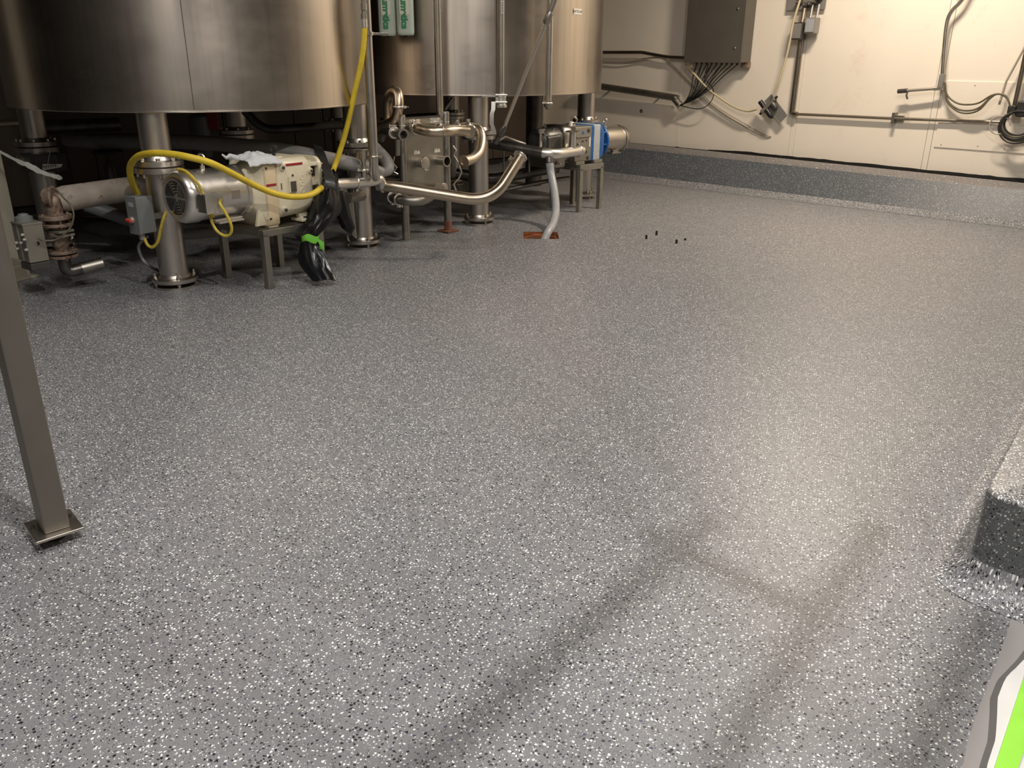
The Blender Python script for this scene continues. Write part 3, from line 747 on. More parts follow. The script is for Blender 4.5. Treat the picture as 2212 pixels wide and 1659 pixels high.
# disconnect switch box left of the motor
BX = at(292, 465, 5.72)
sw = thing('switch_box', 'grey switch box with a red knob hanging left of the steel motor', 'switch box', BX-UP*0.13)
su = V((0.62, -0.78, 0)).normalized(); sv = V((-0.78, -0.62, 0)).normalized()   # su: to the right side, sv: front normal
su, sv = V((0.9, 0.43, 0)).normalized(), V((0.43, -0.9, 0)).normalized()
sv = V((-0.55, -0.83, 0)).normalized(); su = V((0.83, -0.55, 0)).normalized()
MB().box(BX-sv*0.05, 0.115, 0.12, 0.25, su, sv).build('enclosure', M_gbox, sw, bevel=0.006)
cv = MB().box(BX+sv*0.014, 0.125, 0.012, 0.262, su, sv).build('cover', M_gbox, sw, bevel=0.004)
q = BX+sv*0.022+UP*-0.03-su*0.005
MB().lathe(q, sv, [(0, 0.024), (0.012, 0.022), (0.018, 0.016)], 20).build('knob_base', M_jbox, cv)
MB().box(q+sv*0.026, 0.058, 0.022, 0.020, (su-UP*0.15).normalized(), sv, (UP+su*0.15).normalized()).build('knob', M_redk, cv, bevel=0.006, label='red rotary knob')
MB().box(BX+sv*0.021+UP*0.075, 0.05, 0.002, 0.03, su, sv).build('rating_label', M_drainhose, cv)
MB().box(BX-sv*0.16+su*0.03-UP*0.02, 0.03, 0.17, 0.04, su, sv).build('bracket', M_dull, sw)
g0 = BX-UP*0.135-sv*0.02+su*0.01
MB().cyl(g0+UP*0.02, g0-UP*0.035, 0.02, n=10).build('gland', M_jbox, sw)
yg = g0.y
cord('power_cord', 'thin yellow cord looping below the switch box with the red knob', 'cord', [g0-UP*0.03, at(312, 515, yg), at(319, 529, yg-.01), at(330, 534, yg-.02), at(341, 522, yg-.04), at(346, 500, yg-.06), at(352, 476, yg-.08), at(358, 458, yg-.08)], 0.0105, M_yel2)
cord('grey_cable', 'grey cable hanging from the switch box to the floor by the leg', 'cable', [g0-UP*0.02-sv*0.04, at(300, 530, yg+.06), at(306, 556, yg+.1), at(322, 574, yg+.14), on(350, 588, 0.02)], 0.011, M_gbox)

# large grey hose with black tape strap
gh = [at(*q) for q in ((145, 302, 7.6), (200, 306, 7.45), (300, 306, 7.25), (400, 307, 6.95), (500, 313, 6.82), (600, 324, 6.78), (680, 338, 6.82), (740, 350, 6.94), (790, 362, 7.05), (826, 373, 7.12))]
t = thing('suction_hose', 'thick grey hose lying across behind the cream pump, folded at its right end', 'hose', gh[5])
nn = len(smoothpath(gh, 6))
MB().tube(smoothpath(gh, 6), 0.058, 18, rs=[0.058 if i < nn-10 else 0.058-0.0006*(i-nn+10)**2*0.3 for i in range(nn)]).build('tube', M_ghose, t)
g2 = [at(824, 376, 7.12), at(838, 366, 7.16), at(836, 350, 7.22), at(824, 334, 7.3), at(808, 318, 7.42), at(800, 312, 7.6)]
nn = len(smoothpath(g2, 6))
MB().tube(smoothpath(g2, 6), 0.05, 18, rs=[0.052*(0.55+0.45*min(1, i/6)) for i in range(nn)]).build('folded_end', M_ghose, t)
p = at(690, 341, 6.82); dd = (at(740, 350, 6.94)-at(640, 331, 6.8)).normalized()
ty = []
for k, (x, y, Y, s) in enumerate(((684, 313, 6.90, 1), (688, 319, 6.80, 1), (693, 330, 6.72, 1), (698, 345, 6.60, 1), (704, 362, 6.42, 1.0), (710, 380, 6.26, 1.0), (714, 396, 6.22, 1.0), (717, 410, 6.22, 1.0))):
    c_ = at(x, y, Y); hw = 0.037*s
    ty.append([c_-V((hw, 0.0, -0.012)), c_+V((0, -0.004, 0)), c_+V((hw, 0.0, -0.012))])
tp = MB().grid(ty).build('tape_strap', M_tapek, None, at(700, 350, 6.84), smooth=60)
tag(tp, 'black tape strap wrapped over the grey hose holding the plastic bag', 'tape')

# black plastic bag over the pump head
def bagloop(x, y, Y, wx, wy, seed, n=28, tilt=0.0):
    c_ = at(x, y, Y); out = []
    for k in range(n):
        a = 2*math.pi*k/n
        f = 1+0.28*mnoise.noise(V((math.cos(a)*1.6+seed*0.3, math.sin(a)*1.6, y*0.012)))+0.10*mnoise.noise(V((math.cos(a)*5, math.sin(a)*5, y*0.05)))
        out.append(c_+V((math.cos(a)*wx*f, math.sin(a)*wy*f, tilt*math.cos(a)*wx)))
    return out
bag = thing('plastic_bag', 'black plastic bag wrapped round the pump end and taped green at the bottom', 'bag', at(690, 600, 6.02))
def loops(rows, seed, f=0.15):
    out = []
    for (x0_, x1_, y, Y, wy) in rows:
        c_ = at((x0_+x1_)/2, y, Y); hw = pm((x1_-x0_)/2, c_)
        lp = []
        for k in range(40):
            a = 2*math.pi*k/40
            g = 1+0.10*mnoise.noise(V((a*1.1+seed, y*0.02, 0)))+f*mnoise.noise(V((math.cos(a)*3.3, math.sin(a)*3.3+seed, y*0.018)))
            lp.append(c_+V((math.cos(a)*hw*g, math.sin(a)*wy*g, 0.012*math.sin(a*3+y*0.05))))
        out.append(lp)
    return out
MB().loft(loops([(703, 722, 368, 6.50, 0.02), (699, 724, 376, 6.45, 0.10), (697, 728, 388, 6.43, 0.17), (695, 730, 402, 6.42, 0.19), (690, 733, 418, 6.41, 0.20), (680, 735, 434, 6.38, 0.19), (670, 735, 450, 6.34, 0.17), (664, 728, 464, 6.29, 0.14), (659, 716, 478, 6.23, 0.11), (655, 703, 490, 6.18, 0.09), (653, 691, 502, 6.14, 0.065), (654, 688, 510, 6.12, 0.055)], 2, 0.22)).build('upper_bag', M_bag, bag, smooth=35)
MB().loft(loops([(656, 686, 508, 6.12, 0.05), (652, 688, 520, 6.11, 0.055), (647, 692, 534, 6.10, 0.055), (644, 699, 548, 6.08, 0.055), (645, 706, 562, 6.06, 0.05), (651, 711, 576, 6.04, 0.045), (660, 716, 588, 6.02, 0.045), (669, 720, 598, 6.01, 0.05), (672, 722, 603, 6.00, 0.045)], 5, 0.28)).build('lower_bag', M_bag, bag, smooth=35)
lo = []
for (x, y, Y, wx, wy) in ((728, 410, 6.55, 0.05, 0.08), (734, 440, 6.58, 0.06, 0.08), (742, 470, 6.55, 0.055, 0.05), (752, 492, 6.55, 0.05, 0.04), (757, 506, 6.56, 0.008, 0.006)):
    lo.append(bagloop(x, y, Y, wx, wy, 9))
MB().loft(lo).build('loose_flap', M_bag, bag, smooth=60)
lo = loops([(652, 690, 505, 6.12, 0.068), (651, 690, 507, 6.12, 0.07), (652, 689, 517, 6.11, 0.07), (653, 689, 520, 6.11, 0.068)], 5, 0.0)
gt = MB().loft(lo, False); gt.build('green_tape', M_tapeg, bag, smooth=60, label='bright green tape band')
c_ = at(694, 530, 6.05)
MB().grid([[c_+V((-0.03, 0, 0.05)), c_+V((-0.02, 0.0, 0.055))], [c_+V((-0.012, -0.006, 0.01)), c_+V((0.022, 0, 0.022))], [c_+V((-0.015, 0, -0.025)), c_+V((0.02, -0.006, -0.035))]]).build('green_tape_tail', M_tapeg, bag, smooth=0)

# tank-side pipework right of the pump
pt = thing('suction_pipe', 'steel pipe tee with a capped gauge port right of the black plastic bag', 'pipe', at(790, 395, 6.95))
Yt = 6.95
a_, b_, c_, d_ = at(722, 398, 6.6), at(766, 395, 6.86), at(805, 392, 7.0), at(822, 392, 7.05)
RP = pm(11, b_)
m = MB().tube(fillet([PL(1.18, -0.08, 0.70), a_, b_, c_, at(822, 385, 7.06), at(824, 402, 7.1)], 0.09), RP, 20)
m.build('pipe', M_bright, pt)
clamp(at(769, 395, 6.87), c_-b_, RP, pt, -UP)
ps = at(788, 390, 6.93)
m = MB().cyl(ps, ps+UP*0.10, pm(7, ps)); m.build('stub', M_pipe, pt)
clamp(ps+UP*0.085, UP, pm(7, ps), pt, V((-1, -0.3, 0)))
MB().lathe(ps+UP*0.095, UP, [(0, 0.015), (0.05, 0.02), (0.075, 0.03), (0.08, 0.056), (0.145, 0.058), (0.148, 0.052)], 28).build('gauge_port', M_pipe, pt)
# lower capped stub in front of the leg
m = MB(); q0, q1 = at(749, 428, 6.95), at(777, 424, 7.2)
m.cyl(q0, q1, pm(11, q0)); ferrule(m, q0, q1-q0, pm(11, q0)); 
m.lathe(q1, (q1-q0), [(0, pm(11, q0)), (0.05, pm(11, q0))], 20)
o = m.build('pipe_stub', M_dull, None, q1); tag(o, 'short horizontal steel pipe stub joined to the second kettle leg from the left', 'pipe')
q = at(752, 440, 7.0)
o = MB().prism([at(746, 432, 7.05), at(760, 432, 7.1), at(768, 515, 7.22), at(758, 505, 7.2)], V((0.01, 0.02, 0))).build('drip_chute', M_dull, None, on(765, 520, 0.05), bevel=0.002)
tag(o, 'narrow tapering steel plate hanging beside the second kettle leg', 'steel plate')

# ================================================================== DOWNPIPES AND THE FLOW PANEL
def downpipe(label, top, bot, rpx, mat, extra=None, loc=None):
    r = pm(rpx, bot)
    t = thing('downpipe', label, 'pipe', V((bot.x, bot.y, bot.z)))
    MB().tube([V((bot.x, bot.y, CEIL)), bot], r, 20).build('pipe', mat, t)
    return t, r
b1 = at(807, 338, 6.86)
dp, r = downpipe('vertical steel downpipe beside the yellow hose, between the two kettles', None, b1, 10.5, M_pipe)
clamp(b1, UP, r, dp, V((1, -0.3, 0)), M_pipe)
MB().tube(fillet([b1, at(808, 372, 6.9), at(812, 384, 6.95)], 0.05), r*0.95, 18).build('lower_elbow', M_pipe, dp)
MB().lathe(V((b1.x, b1.y, 1.74)), UP, [(0, r+0.012), (0.025, r+0.012)], 20).build('pipe_clip', M_pipe, dp)
q = V((b1.x, b1.y, 1.752))
MB().box(q+V((0.09, 0.06, 0)), 0.13, 0.03, 0.018, V((1, 0.5, 0)).normalized(), V((-0.5, 1, 0)).normalized()).build('clip_arm', M_pipe, dp, bevel=0.003)
b2 = at(950, 240, 8.02)
dp2, r2 = downpipe('vertical steel downpipe turning in behind the capped right post of the flow panel', None, b2, 7.8, M_pipe)
MB().tube(fillet([b2+UP*0.02, at(951, 253, 8.04), at(940, 262, 8.2), at(900, 262, 8.25)], 0.06), r2, 16).build('elbow', M_pipe, dp2)
# two pipes in front of the far kettle
b3 = at(1082, 207, 8.35)
dp3, r3 = downpipe('vertical steel pipe ending in a lever ball valve before the far kettle', None, b3, 7.5, M_pipe)
b3q = b3+UP*-0.01
m = MB().lathe(b3+UP*0.02, -UP, [(0, r3+0.012), (0.012, r3+0.02), (0.03, r3+0.02), (0.03, r3+0.01), (0.10, r3+0.014), (0.10, r3+0.024), (0.125, r3+0.024)], 20)
m.box(b3+UP*-0.035, 0.10, 0.075, 0.05)
vb = m.build('ball_valve', M_bright, dp3, bevel=0.002)
MB().box(b3+V((-0.10, -0.02, -0.005)), 0.16, 0.02, 0.012).build('handle_stem', M_bright, vb)
lv = b3+V((-0.07, -0.05, -0.05))
hp = [lv, lv+V((-0.002, -0.01, -0.07)), lv+V((-0.016, -0.015, -0.11)), lv+V((-0.018, -0.015, -0.20)), lv+V((0.004, -0.01, -0.26)), lv+V((0.008, -0.01, -0.30))]
m = MB(); hw = V((0.02, 0, 0))
m.loft([[p-hw, p+hw, p+hw+V((0, 0.006, 0)), p-hw+V((0, 0.006, 0))] for p in hp]); m.build('lever', M_bright, vb, bevel=0.001)
for k, dz in enumerate((0.02, -0.045)): MB().cyl(b3+V((-0.05, -0.05, dz-0.01)), b3+V((0.06, -0.05, dz-0.01)), 0.010, n=8).build('bolt', M_bright, vb)
b4 = at(1184, 218, 8.45)
dp4, r4 = downpipe('vertical steel pipe ending in an open clamp at the right of the far kettle', None, b4, 7.5, M_pipe)
clamp(b4-UP*0.02, UP, r4, dp4, V((-1, -0.2, 0)), M_bright)
MB().lathe(b4-UP*0.03, -UP, [(0, r4+0.012), (0.02, r4+0.006), (0.05, 0.014)], 16).build('end_cap', M_dull, dp4)
# white labels on them
for bb_, lab, x0_, y0_, y1_, rr, dpx in ((b3, 'SUPPLY', 1093, 2, 30, r3, dp3), (b4, 'RETURN', 1194, 6, 31, r4, dp4)):
    zt, zb2 = at(x0_, y0_, bb_.y).z, at(x0_, y1_, bb_.y).z
    n_ = V((-bb_.x, -bb_.y, 0)).normalized(); rt = UP.cross(n_)*1.0; nn_ = n_
    pl = V((bb_.x, bb_.y, (zt+zb2)/2))+nn_*(rr+0.002)+rt*0.012
    o = MB().box(pl, 0.028, 0.003, (zt-zb2), rt, nn_).build('pipe_label', M_paper, dpx)
    m = MB()
    for k in range(7): m.box(pl+nn_*0.0025+UP*((k-3)*(zt-zb2)*0.12), 0.014, 0.001, (zt-zb2)*0.05, rt, nn_)
    stuff(m.build('print', M_ink, o))
# long diagonal rod with fitting
ra, rb, rc = at(1212, -40, 8.0), at(1185, 35, 8.02), at(1090, 272, 8.15)
t = thing('spray_lance', 'long thin steel lance leaning diagonally in front of the far kettle', 'lance', at(1070, 305, 8.18))
MB().tube([rb, rc], pm(4.3, rc), 12).build('rod', M_pipe, t)
m = MB().tube([ra, rb], pm(6, rb), 12); m.lathe(rb+(ra-rb).normalized()*-0.07, ra-rb, [(0, 0.022), (0.02, 0.034), (0.09, 0.036), (0.11, 0.028)], 16); m.build('grip', M_dull, t)
MB().lathe(rc, at(1075, 300, 8.18)-rc, [(0, 0.022), (0.02, 0.034), (0.10, 0.034), (0.11, 0.024), (0.19, 0.024)], 14).build('nozzle', M_darkpipe, t)
MB().tube([at(1072, 306, 8.18), at(1090, 296, 8.3), at(1116, 306, 8.4), at(1135, 312, 8.42)], 0.018, 8).build('trigger_hose', M_darkpipe, t)

# pale green cylinders with printed lettering
for i, (x, yb_, lab) in enumerate(((838, 78, 'left one of the two pale green printed air cylinders before the far kettle'), (877, 77, 'right one of the two pale green printed air cylinders before the far kettle'))):
    cb_ = at(x, yb_, 8.25); cb_.z = at(x, yb_, 8.25).z
    t = thing('air_cylinder', lab, 'air cylinder', cb_, 'printed air cylinders')
    R_ = 0.078; nn_ = V((-cb_.x-0.5, -cb_.y, 0)).normalized(); rt = UP.cross(nn_)
    prof = []
    m = MB()
    def crs(z, g=1.0): return [cb_+UP*z+rt*(math.copysign(abs(math.cos(a))**0.55, math.cos(a))*R_*g)+nn_*(math.copysign(abs(math.sin(a))**0.55, math.sin(a))*R_*0.8*g) for a in [2*math.pi*k/28 for k in range(28)]]
    m.loft([crs(0, 0.8), crs(0.008, 0.94), crs(0.03, 1.0), crs(1.3, 1.0), crs(1.32, 0.9)]); m.build('body', M_actu, t, smooth=50)
    MB().box(cb_+UP*0.75+nn_*(R_*0.8+0.001)-rt*0.005, R_*1.05, 0.003, 1.15, rt, nn_).build('print_panel', M_paper, t)
    MB().box(cb_+UP*0.7+nn_*(R_*0.8+0.001)-rt*0.052, 0.004, 0.004, 1.2, rt, nn_).build('rib', M_drainhose, t)
    text('lettering', 'numatics', 0.083, cb_+UP*0.205+nn_*(R_*0.8+0.004)-rt*0.006, -UP, rt, M_actg, t, bold=0.004)
    MB().cyl(cb_+UP*1.32, V((cb_.x, cb_.y, CEIL)), 0.02).build('hanger', M_dull, t)
    MB().cyl(cb_-UP*0.012, cb_+UP*0.005, 0.012).build('rod_end', M_dark, t)

# flow panel on two posts
fa, fb = on(878, 519), on(968, 498, 0.01)
fa = V((fa.x, fa.y, 0)); fb = V((fb.x, fb.y, 0))
FU = (fb-fa).normalized(); FN = V((FU.y, -FU.x, 0))        # FN faces the viewer
fp = thing('flow_panel', 'steel transfer panel with round ports standing on two capped posts', 'flow panel', (fa+fb)/2)
rp = pm(8.5, fa)
def post(base, ztop, mat, foot):
    m = MB().lathe(base, UP, [(0.01, rp), (ztop-0.02, rp), (ztop-0.006, rp*0.9), (ztop, rp*0.5)], 24).build('post', mat, fp)
    MB().lathe(base+UP*(ztop-0.10), UP, [(0, rp+0.001), (0.004, rp+0.003), (0.008, rp+0.001)], 24).build('weld_ring', mat, m)
    return m
zt1, zt2 = at(872, 247, fa.y).z, at(965, 240, fb.y).z
post(fa, zt1, M_dull, 0); p2 = post(fb, zt2, M_dull, 1)
MB().box(fb+UP*0.012, 0.15, 0.15, 0.012, FU, FN).build('foot_plate', M_rust, fp, label='rusty square foot plate')
MB().lathe(fb+UP*0.018, UP, [(0, rp+0.002), (0.07, rp+0.001), (0.09, rp+0.0004)], 24).build('rusty_collar', M_rust, p2)
MB().lathe(fa+UP*0.0, UP, [(0, rp+0.03), (0.008, rp+0.03)], 20).build('foot_plate', M_gbox, fp)
def fpp(u_, z, off=0.0): return fa+FU*u_+UP*z+FN*off        # panel coordinates
def fpx(x, y, off=0.02):                                    # panel point seen at x, y
    return isect(x, y, fa+FN*off, FN)
W_ = (fb-fa).length
zp0, zp1 = fpx(920, 414).z, fpx(920, 253).z
MB().box(fpp(W_/2, (zp0+zp1)/2, 0.0), W_-rp*1.6, 0.012, zp1-zp0, FU, FN).build('plate', M_dull, fp, bevel=0.002)
MB().box(fpp(W_/2, zp1+0.0, 0.0), W_-rp*1.6, 0.03, 0.014, FU, FN).build('top_edge', M_gunmetal, fp)
def port(x, y, rpx, kind, L=0.09):
    c_ = fpx(x, y, 0.006); r_ = pm(rpx, c_)
    m = MB().pipe(c_-FN*0.02, c_+FN*L, r_, 0.005, 26); m.lathe(c_+FN*(L-0.006), FN, [(0, r_-0.004), (0, r_+0.008), (0.006, r_+0.008), (0.006, r_-0.004)], 26, True)
    o = m.build('port', M_pipe, fp)
    if kind == 'cap':
        MB().lathe(c_+FN*(L+0.003), FN, [(0, r_+0.008), (0.008, r_+0.006), (0.010, r_*0.8)], 26).build('cap', M_pipe, o)
        clamp(c_+FN*(L+0.001), FN, r_+0.002, o, -UP, M_pipe)
    else:
        MB().lathe(c_+FN*0.01, FN, [(0, r_-0.006), (0.002, r_-0.006)], 20).build('bore', M_black, o)
port(903, 351, 10, 'cap'); port(946, 346, 10, 'open', 0.12); port(950, 406, 9, 'cap', 0.05)
# paper labels with print, torn stickers
for (x0_, y0_, x1_, y1_) in ((884, 258, 908, 267), (928, 255, 952, 264)):
    c_ = fpx((x0_+x1_)/2, (y0_+y1_)/2, 0.008); wv = pm((x1_-x0_)*1.25, c_); hv = pm((y1_-y0_)*1.0, c_)
    lb = MB().box(c_, wv, 0.002, hv, FU, FN).build('paper_label', M_paper, fp)
    text('lettering', 'KETTLE', hv*0.95, c_+FN*0.0015, FU, UP, M_ink, lb)
for (x, y) in ((900, 328), (944, 324)):
    c_ = fpx(x, y, 0.008); s_ = pm(9, c_)
    poly = [c_+FU*a*s_+UP*b*s_ for a, b in ((-1, -.6), (1.1, -.5), (.9, .1), (.6, 0.4), (.2, 0), (-.2, .5), (-.6, .1), (-.9, .6))]
    MB().prism(poly, FN*0.001).build('torn_sticker', M_paper, fp, smooth=0)
# gooseneck at the panel's left
gn = thing('gooseneck_pipe', 'bronzed steel gooseneck pipe rising left of the flow panel', 'pipe', at(850, 285, 7.55))
yg = 7.7
G_ = [at(838, 275, yg+.12), at(838, 225, yg+.1), at(841, 204, yg+.05), at(851, 196, yg), at(860, 204, yg-.05), at(862, 225, yg-.08), at(860, 240, yg-.08), at(853, 258, yg-.05), at(838, 268, yg), at(822, 272, yg+.05), at(812, 274, yg+.08)]
MB().tube(smoothpath(G_, 6), pm(10.5, G_[3]), 20).build('pipe', M_brass, gn)
clamp(at(861, 231, yg-.08), UP, pm(10.5, G_[3]), gn, V((1, -0.4, 0)))
gs = thing('open_stub_pipe', 'short clamped steel pipe with an open end left of the flow panel', 'pipe', at(850, 288, 7.5))
s0_, s1_, s2_ = at(826, 282, 7.75), at(848, 286, 7.55), at(872, 291, 7.35)
MB().tube(fillet([at(822, 300, 7.85), at(826, 281, 7.78), s1_], 0.05), pm(10, s1_), 18).build('elbow', M_pipe, gs)
MB().pipe(s1_, s2_, pm(9, s1_), 0.005).build('stub', M_pipe, gs)
m = MB(); m.lathe(s2_-(s2_-s1_).normalized()*0.006, s2_-s1_, [(0, pm(9, s2_)-0.004), (0, pm(12.5, s2_)), (0.006, pm(12.5, s2_)), (0.006, pm(9, s2_)-0.004)], 26, True); m.build('flange', M_pipe, gs)
MB().lathe(s1_+(s2_-s1_)*0.7, s2_-s1_, [(0, pm(7, s2_)), (0.002, pm(7, s2_))], 18).build('bore', M_black, gs)
clamp(s1_.lerp(s2_, 0.12), s2_-s1_, pm(10, s1_), gs, UP)
MB().tube([at(858, 300, 7.6), at(858, 335, 7.62)], pm(7, s1_), 14).build('down_leg', M_dull, gs)
# top pipe across the panel with capped tee
tp_ = thing('transfer_pipe', 'bronzed steel pipe bowed across the top of the flow panel with a capped end', 'pipe', at(960, 285, 7.6))
T = [fpx(893, 274, 0.02), at(899, 277, 7.42), at(925, 283, 7.30), at(960, 284, 7.32), at(985, 282, 7.42), at(1012, 284, 7.48)]
rT = pm(11.5, T[3])
MB().tube(smoothpath(T, 6), rT, 20).build('pipe', M_brass, tp_)
clamp(at(900, 277, 7.42), T[2]-T[1], rT, tp_, UP)
q = T[-1]; dv = (T[-1]-T[-2]).normalized()
cn = V((0.35, -0.93, 0)).normalized()
MB().lathe(q-cn*0.02, cn, [(0, rT), (0.035, rT), (0.037, rT+0.010), (0.047, rT+0.010), (0.049, rT*0.7)], 28).build('cap', M_brass, tp_)
MB().lathe(at(957, 284, 7.31)-V((1, 0, 0))*0.003, V((1, 0.2, 0)), [(0, rT+0.001), (0.003, rT+0.003), (0.006, rT+0.001)], 20).build('weld_ring', M_brass, tp_)
T2 = [fpx(946, 276, 0.02), at(953, 279, 7.62), at(975, 280, 7.6), at(1003, 276, 7.66), at(1022, 277, 7.7), at(1036, 284, 7.68), at(1040, 305, 7.62), at(1034, 330, 7.52), at(1020, 343, 7.42), at(1003, 349, 7.32)]
t2_ = thing('transfer_pipe', 'bronzed steel pipe curling down beside the right post of the flow panel', 'pipe', at(1030, 310, 7.7))
MB().tube(smoothpath(T2, 6), rT*0.98, 20).build('pipe', M_brass, t2_)
clamp(at(953, 279, 7.62), T2[2]-T2[1], rT, t2_, UP); clamp(at(989, 278, 7.63), T2[3]-T2[2], rT, t2_, UP); clamp(at(1010, 276, 7.67), T2[4]-T2[3], rT, t2_, UP)
q = T2[-1]; d2_ = (T2[-1]-T2[-2]).normalized()
MB().lathe(q, d2_, [(0, rT), (0.002, rT+0.010), (0.012, rT+0.010), (0.012, rT*0.7), (0.004, rT*0.7)], 26).build('end_ferrule', M_brass, t2_)
# lower loop
lw = thing('lower_loop_pipe', 'dull steel pipe looping low behind the long bent pipe', 'pipe', at(890, 435, 7.4))
LW = [at(846, 425, 7.6), at(856, 430, 7.5), at(875, 433, 7.42), at(900, 434, 7.42), at(920, 430, 7.48), at(940, 415, 7.6), fpx(950, 406, 0.06)]
rL = pm(10.5, LW[2])
MB().tube(smoothpath(LW, 6), rL, 18).build('pipe', M_dull, lw)
clamp(at(848, 426, 7.58), LW[1]-LW[0], rL, lw, -UP); clamp(at(861, 431, 7.48), LW[2]-LW[1], rL, lw, -UP)
# long bent pipe
lb_ = thing('long_bent_pipe', 'long bronzed steel pipe bending up to an open clamped end above the floor', 'pipe', at(1000, 430, 7.0))
LB = [at(823, 400, 7.12), at(850, 403, 7.1), at(1062, 437, 7.05), at(1122, 342, 7.35)]
rB = pm(12.5, LB[1])
MB().tube(fillet(LB, 0.22, 12), rB, 24).build('pipe', M_brass, lb_)
de = (LB[3]-LB[2]).normalized()
ce = at(1114, 354, 7.33)
clamp(ce, de, rB, lb_, V((-1, -0.4, 0.3)), M_pipe)
MB().lathe(at(1117, 349, 7.34), de, [(0, rB*0.92), (0.055, rB*0.92), (0.056, rB+0.014), (0.066, rB+0.014), (0.066, rB*0.8), (0.03, rB*0.8)], 28).build('end_ferrule', M_bright, lb_)
clamp(at(827, 401, 7.12), LB[1]-LB[0], rB, lb_, V((0, -0.4, 1)), M_pipe)
MB().lathe(at(815, 399, 7.12), LB[1]-LB[0], [(0, rB), (0.03, rB)], 20).build('end_ferrule', M_pipe, lb_)
# chained clips dangling right of the panel and left of it
for i, (ptsC, lab) in enumerate(((((852, 338, 7.5), (849, 352, 7.48), (857, 362, 7.48), (851, 371, 7.48), (860, 376, 7.48)), 'bent wire handle dangling left of the flow panel'), (((979, 315, 7.7), (986, 325, 7.68), (980, 335, 7.68), (990, 352, 7.68), (997, 372, 7.68), (991, 386, 7.68), (980, 398, 7.68), (985, 412, 7.68)), 'jointed wire chain dangling right of the flow panel'))):
    o = MB().tube([at(*q) for q in ptsC], 0.008, 6).build('wire_chain', M_pipe, None, at(*ptsC[0])); tag(o, lab, 'chain')

# ================================================================== PUMP BY THE CREAM WALL
U2 = V((0.711, 0.703, 0)).normalized(); V2 = V((-U2.y, U2.x, 0))
O2 = V((0.725, 9.226, 0))
def Q(a, b, z): return O2+U2*a+V2*(b+0.2)+UP*z
A2 = 0.725
def rr2(a, hb, z0_, z1_, r, n=5, b0=0.0):
    pts = []
    for (sb_, sz_, ph) in ((1, 1, 0), (-1, 1, 90), (-1, -1, 180), (1, -1, 270)):
        cb, cz = b0+sb_*(hb-r), (z1_-r if sz_ > 0 else z0_+r)
        for k in range(n+1):
            t = math.radians(ph+90*k/n); pts.append(Q(a, cb+math.cos(t)*r, cz+math.sin(t)*r))
    return pts
pw = thing('pump', 'steel and blue rotary pump on a stand beside the cream wall', 'pump', Q(0.1, 0, 0))
MB().loft([rr2(-0.50, 0.09, 0.66, 0.82, 0.07), rr2(-0.47, 0.135, 0.60, 0.875, 0.10), rr2(-0.43, 0.155, 0.58, 0.895, 0.11), rr2(-0.24, 0.16, 0.575, 0.90, 0.11)]).build('rotor_cover', M_gunmetal, pw, smooth=50)
MB().loft([rr2(-0.47, 0.05, 0.63, 0.83, 0.03, b0=-0.11), rr2(-0.30, 0.05, 0.60, 0.84, 0.03, b0=-0.125)]).build('cover_rib', M_gunmetal, pw, smooth=50)
MB().loft([rr2(-0.44, 0.13, 0.50, 0.62, 0.04), rr2(-0.30, 0.17, 0.49, 0.70, 0.04), rr2(-0.22, 0.17, 0.49, 0.72, 0.04)]).build('rotor_housing', M_dull, pw, smooth=45)
for z_, b_ in ((0.545, -0.165), (0.86, -0.10), (0.90, 0.03)): MB().lathe(Q(-0.33, b_, z_), -V2 if z_ < .6 else UP, [(0, 0.022), (0.012, 0.022), (0.012, 0.012), (0.04, 0.012)], 8).build('wing_nut', M_pipe, pw)
MB().loft([rr2(-0.24, 0.175, 0.56, 0.915, 0.10), rr2(-0.22, 0.185, 0.55, 0.925, 0.10), rr2(-0.13, 0.185, 0.55, 0.925, 0.10), rr2(-0.10, 0.16, 0.57, 0.90, 0.09)]).build('collar', M_pipe, pw, smooth=45)
gk = MB().loft([rr2(-0.09, 0.195, 0.54, 0.905, 0.015), rr2(0.17, 0.195, 0.54, 0.905, 0.015)]).build('gear_case', M_alu, pw, smooth=45)
MB().box(Q(0.03, -0.2, 0.80), 0.22, 0.012, 0.012, U2, V2).build('case_ridge', M_alu, gk, bevel=0.002)
for a, z, r in ((0.12, 0.86, 0.020), (0.12, 0.575, 0.022), (0.03, 0.755, 0.01), (0.09, 0.76, 0.01), (0.09, 0.64, 0.014)):
    MB().lathe(Q(a, -0.193, z), -V2, [(0, r), (0.008, r), (0.010, r*0.7)], 14).build('bolt_head', M_darkpipe, gk)
MB().lathe(Q(0.03, -0.195, 0.84), -V2, [(0, 0.018), (0.002, 0.018)], 18).build('round_badge', M_blue, gk)
MB().box(Q(0.145, -0.197, 0.74), 0.022, 0.004, 0.10, U2, V2).build('data_plate', M_paper, gk)
MB().loft([rr2(0.17, 0.195, 0.54, 0.905, 0.015), rr2(0.21, 0.197, 0.535, 0.91, 0.015)]).build('blue_edge', M_blue, pw, smooth=40)
MB().loft([rr2(0.21, 0.20, 0.535, 0.915, 0.02), rr2(0.315, 0.20, 0.535, 0.915, 0.02)]).build('reducer_case', M_bluew, pw, smooth=40, label='worn white and blue reducer case')
MB().loft([rr2(0.315, 0.205, 0.53, 0.92, 0.05), rr2(0.35, 0.205, 0.53, 0.92, 0.06), rr2(0.395, 0.19, 0.55, 0.905, 0.09)]).build('blue_adapter', M_blue, pw, smooth=40)
m = MB().lathe(Q(0.395, 0, A2), U2, [(0, 0.12), (0.02, 0.11), (0.07, 0.115), (0.075, 0.185), (0.095, 0.19), (0.10, 0.17)], 40)
bl = m.build('bell_housing', M_blue, pw)
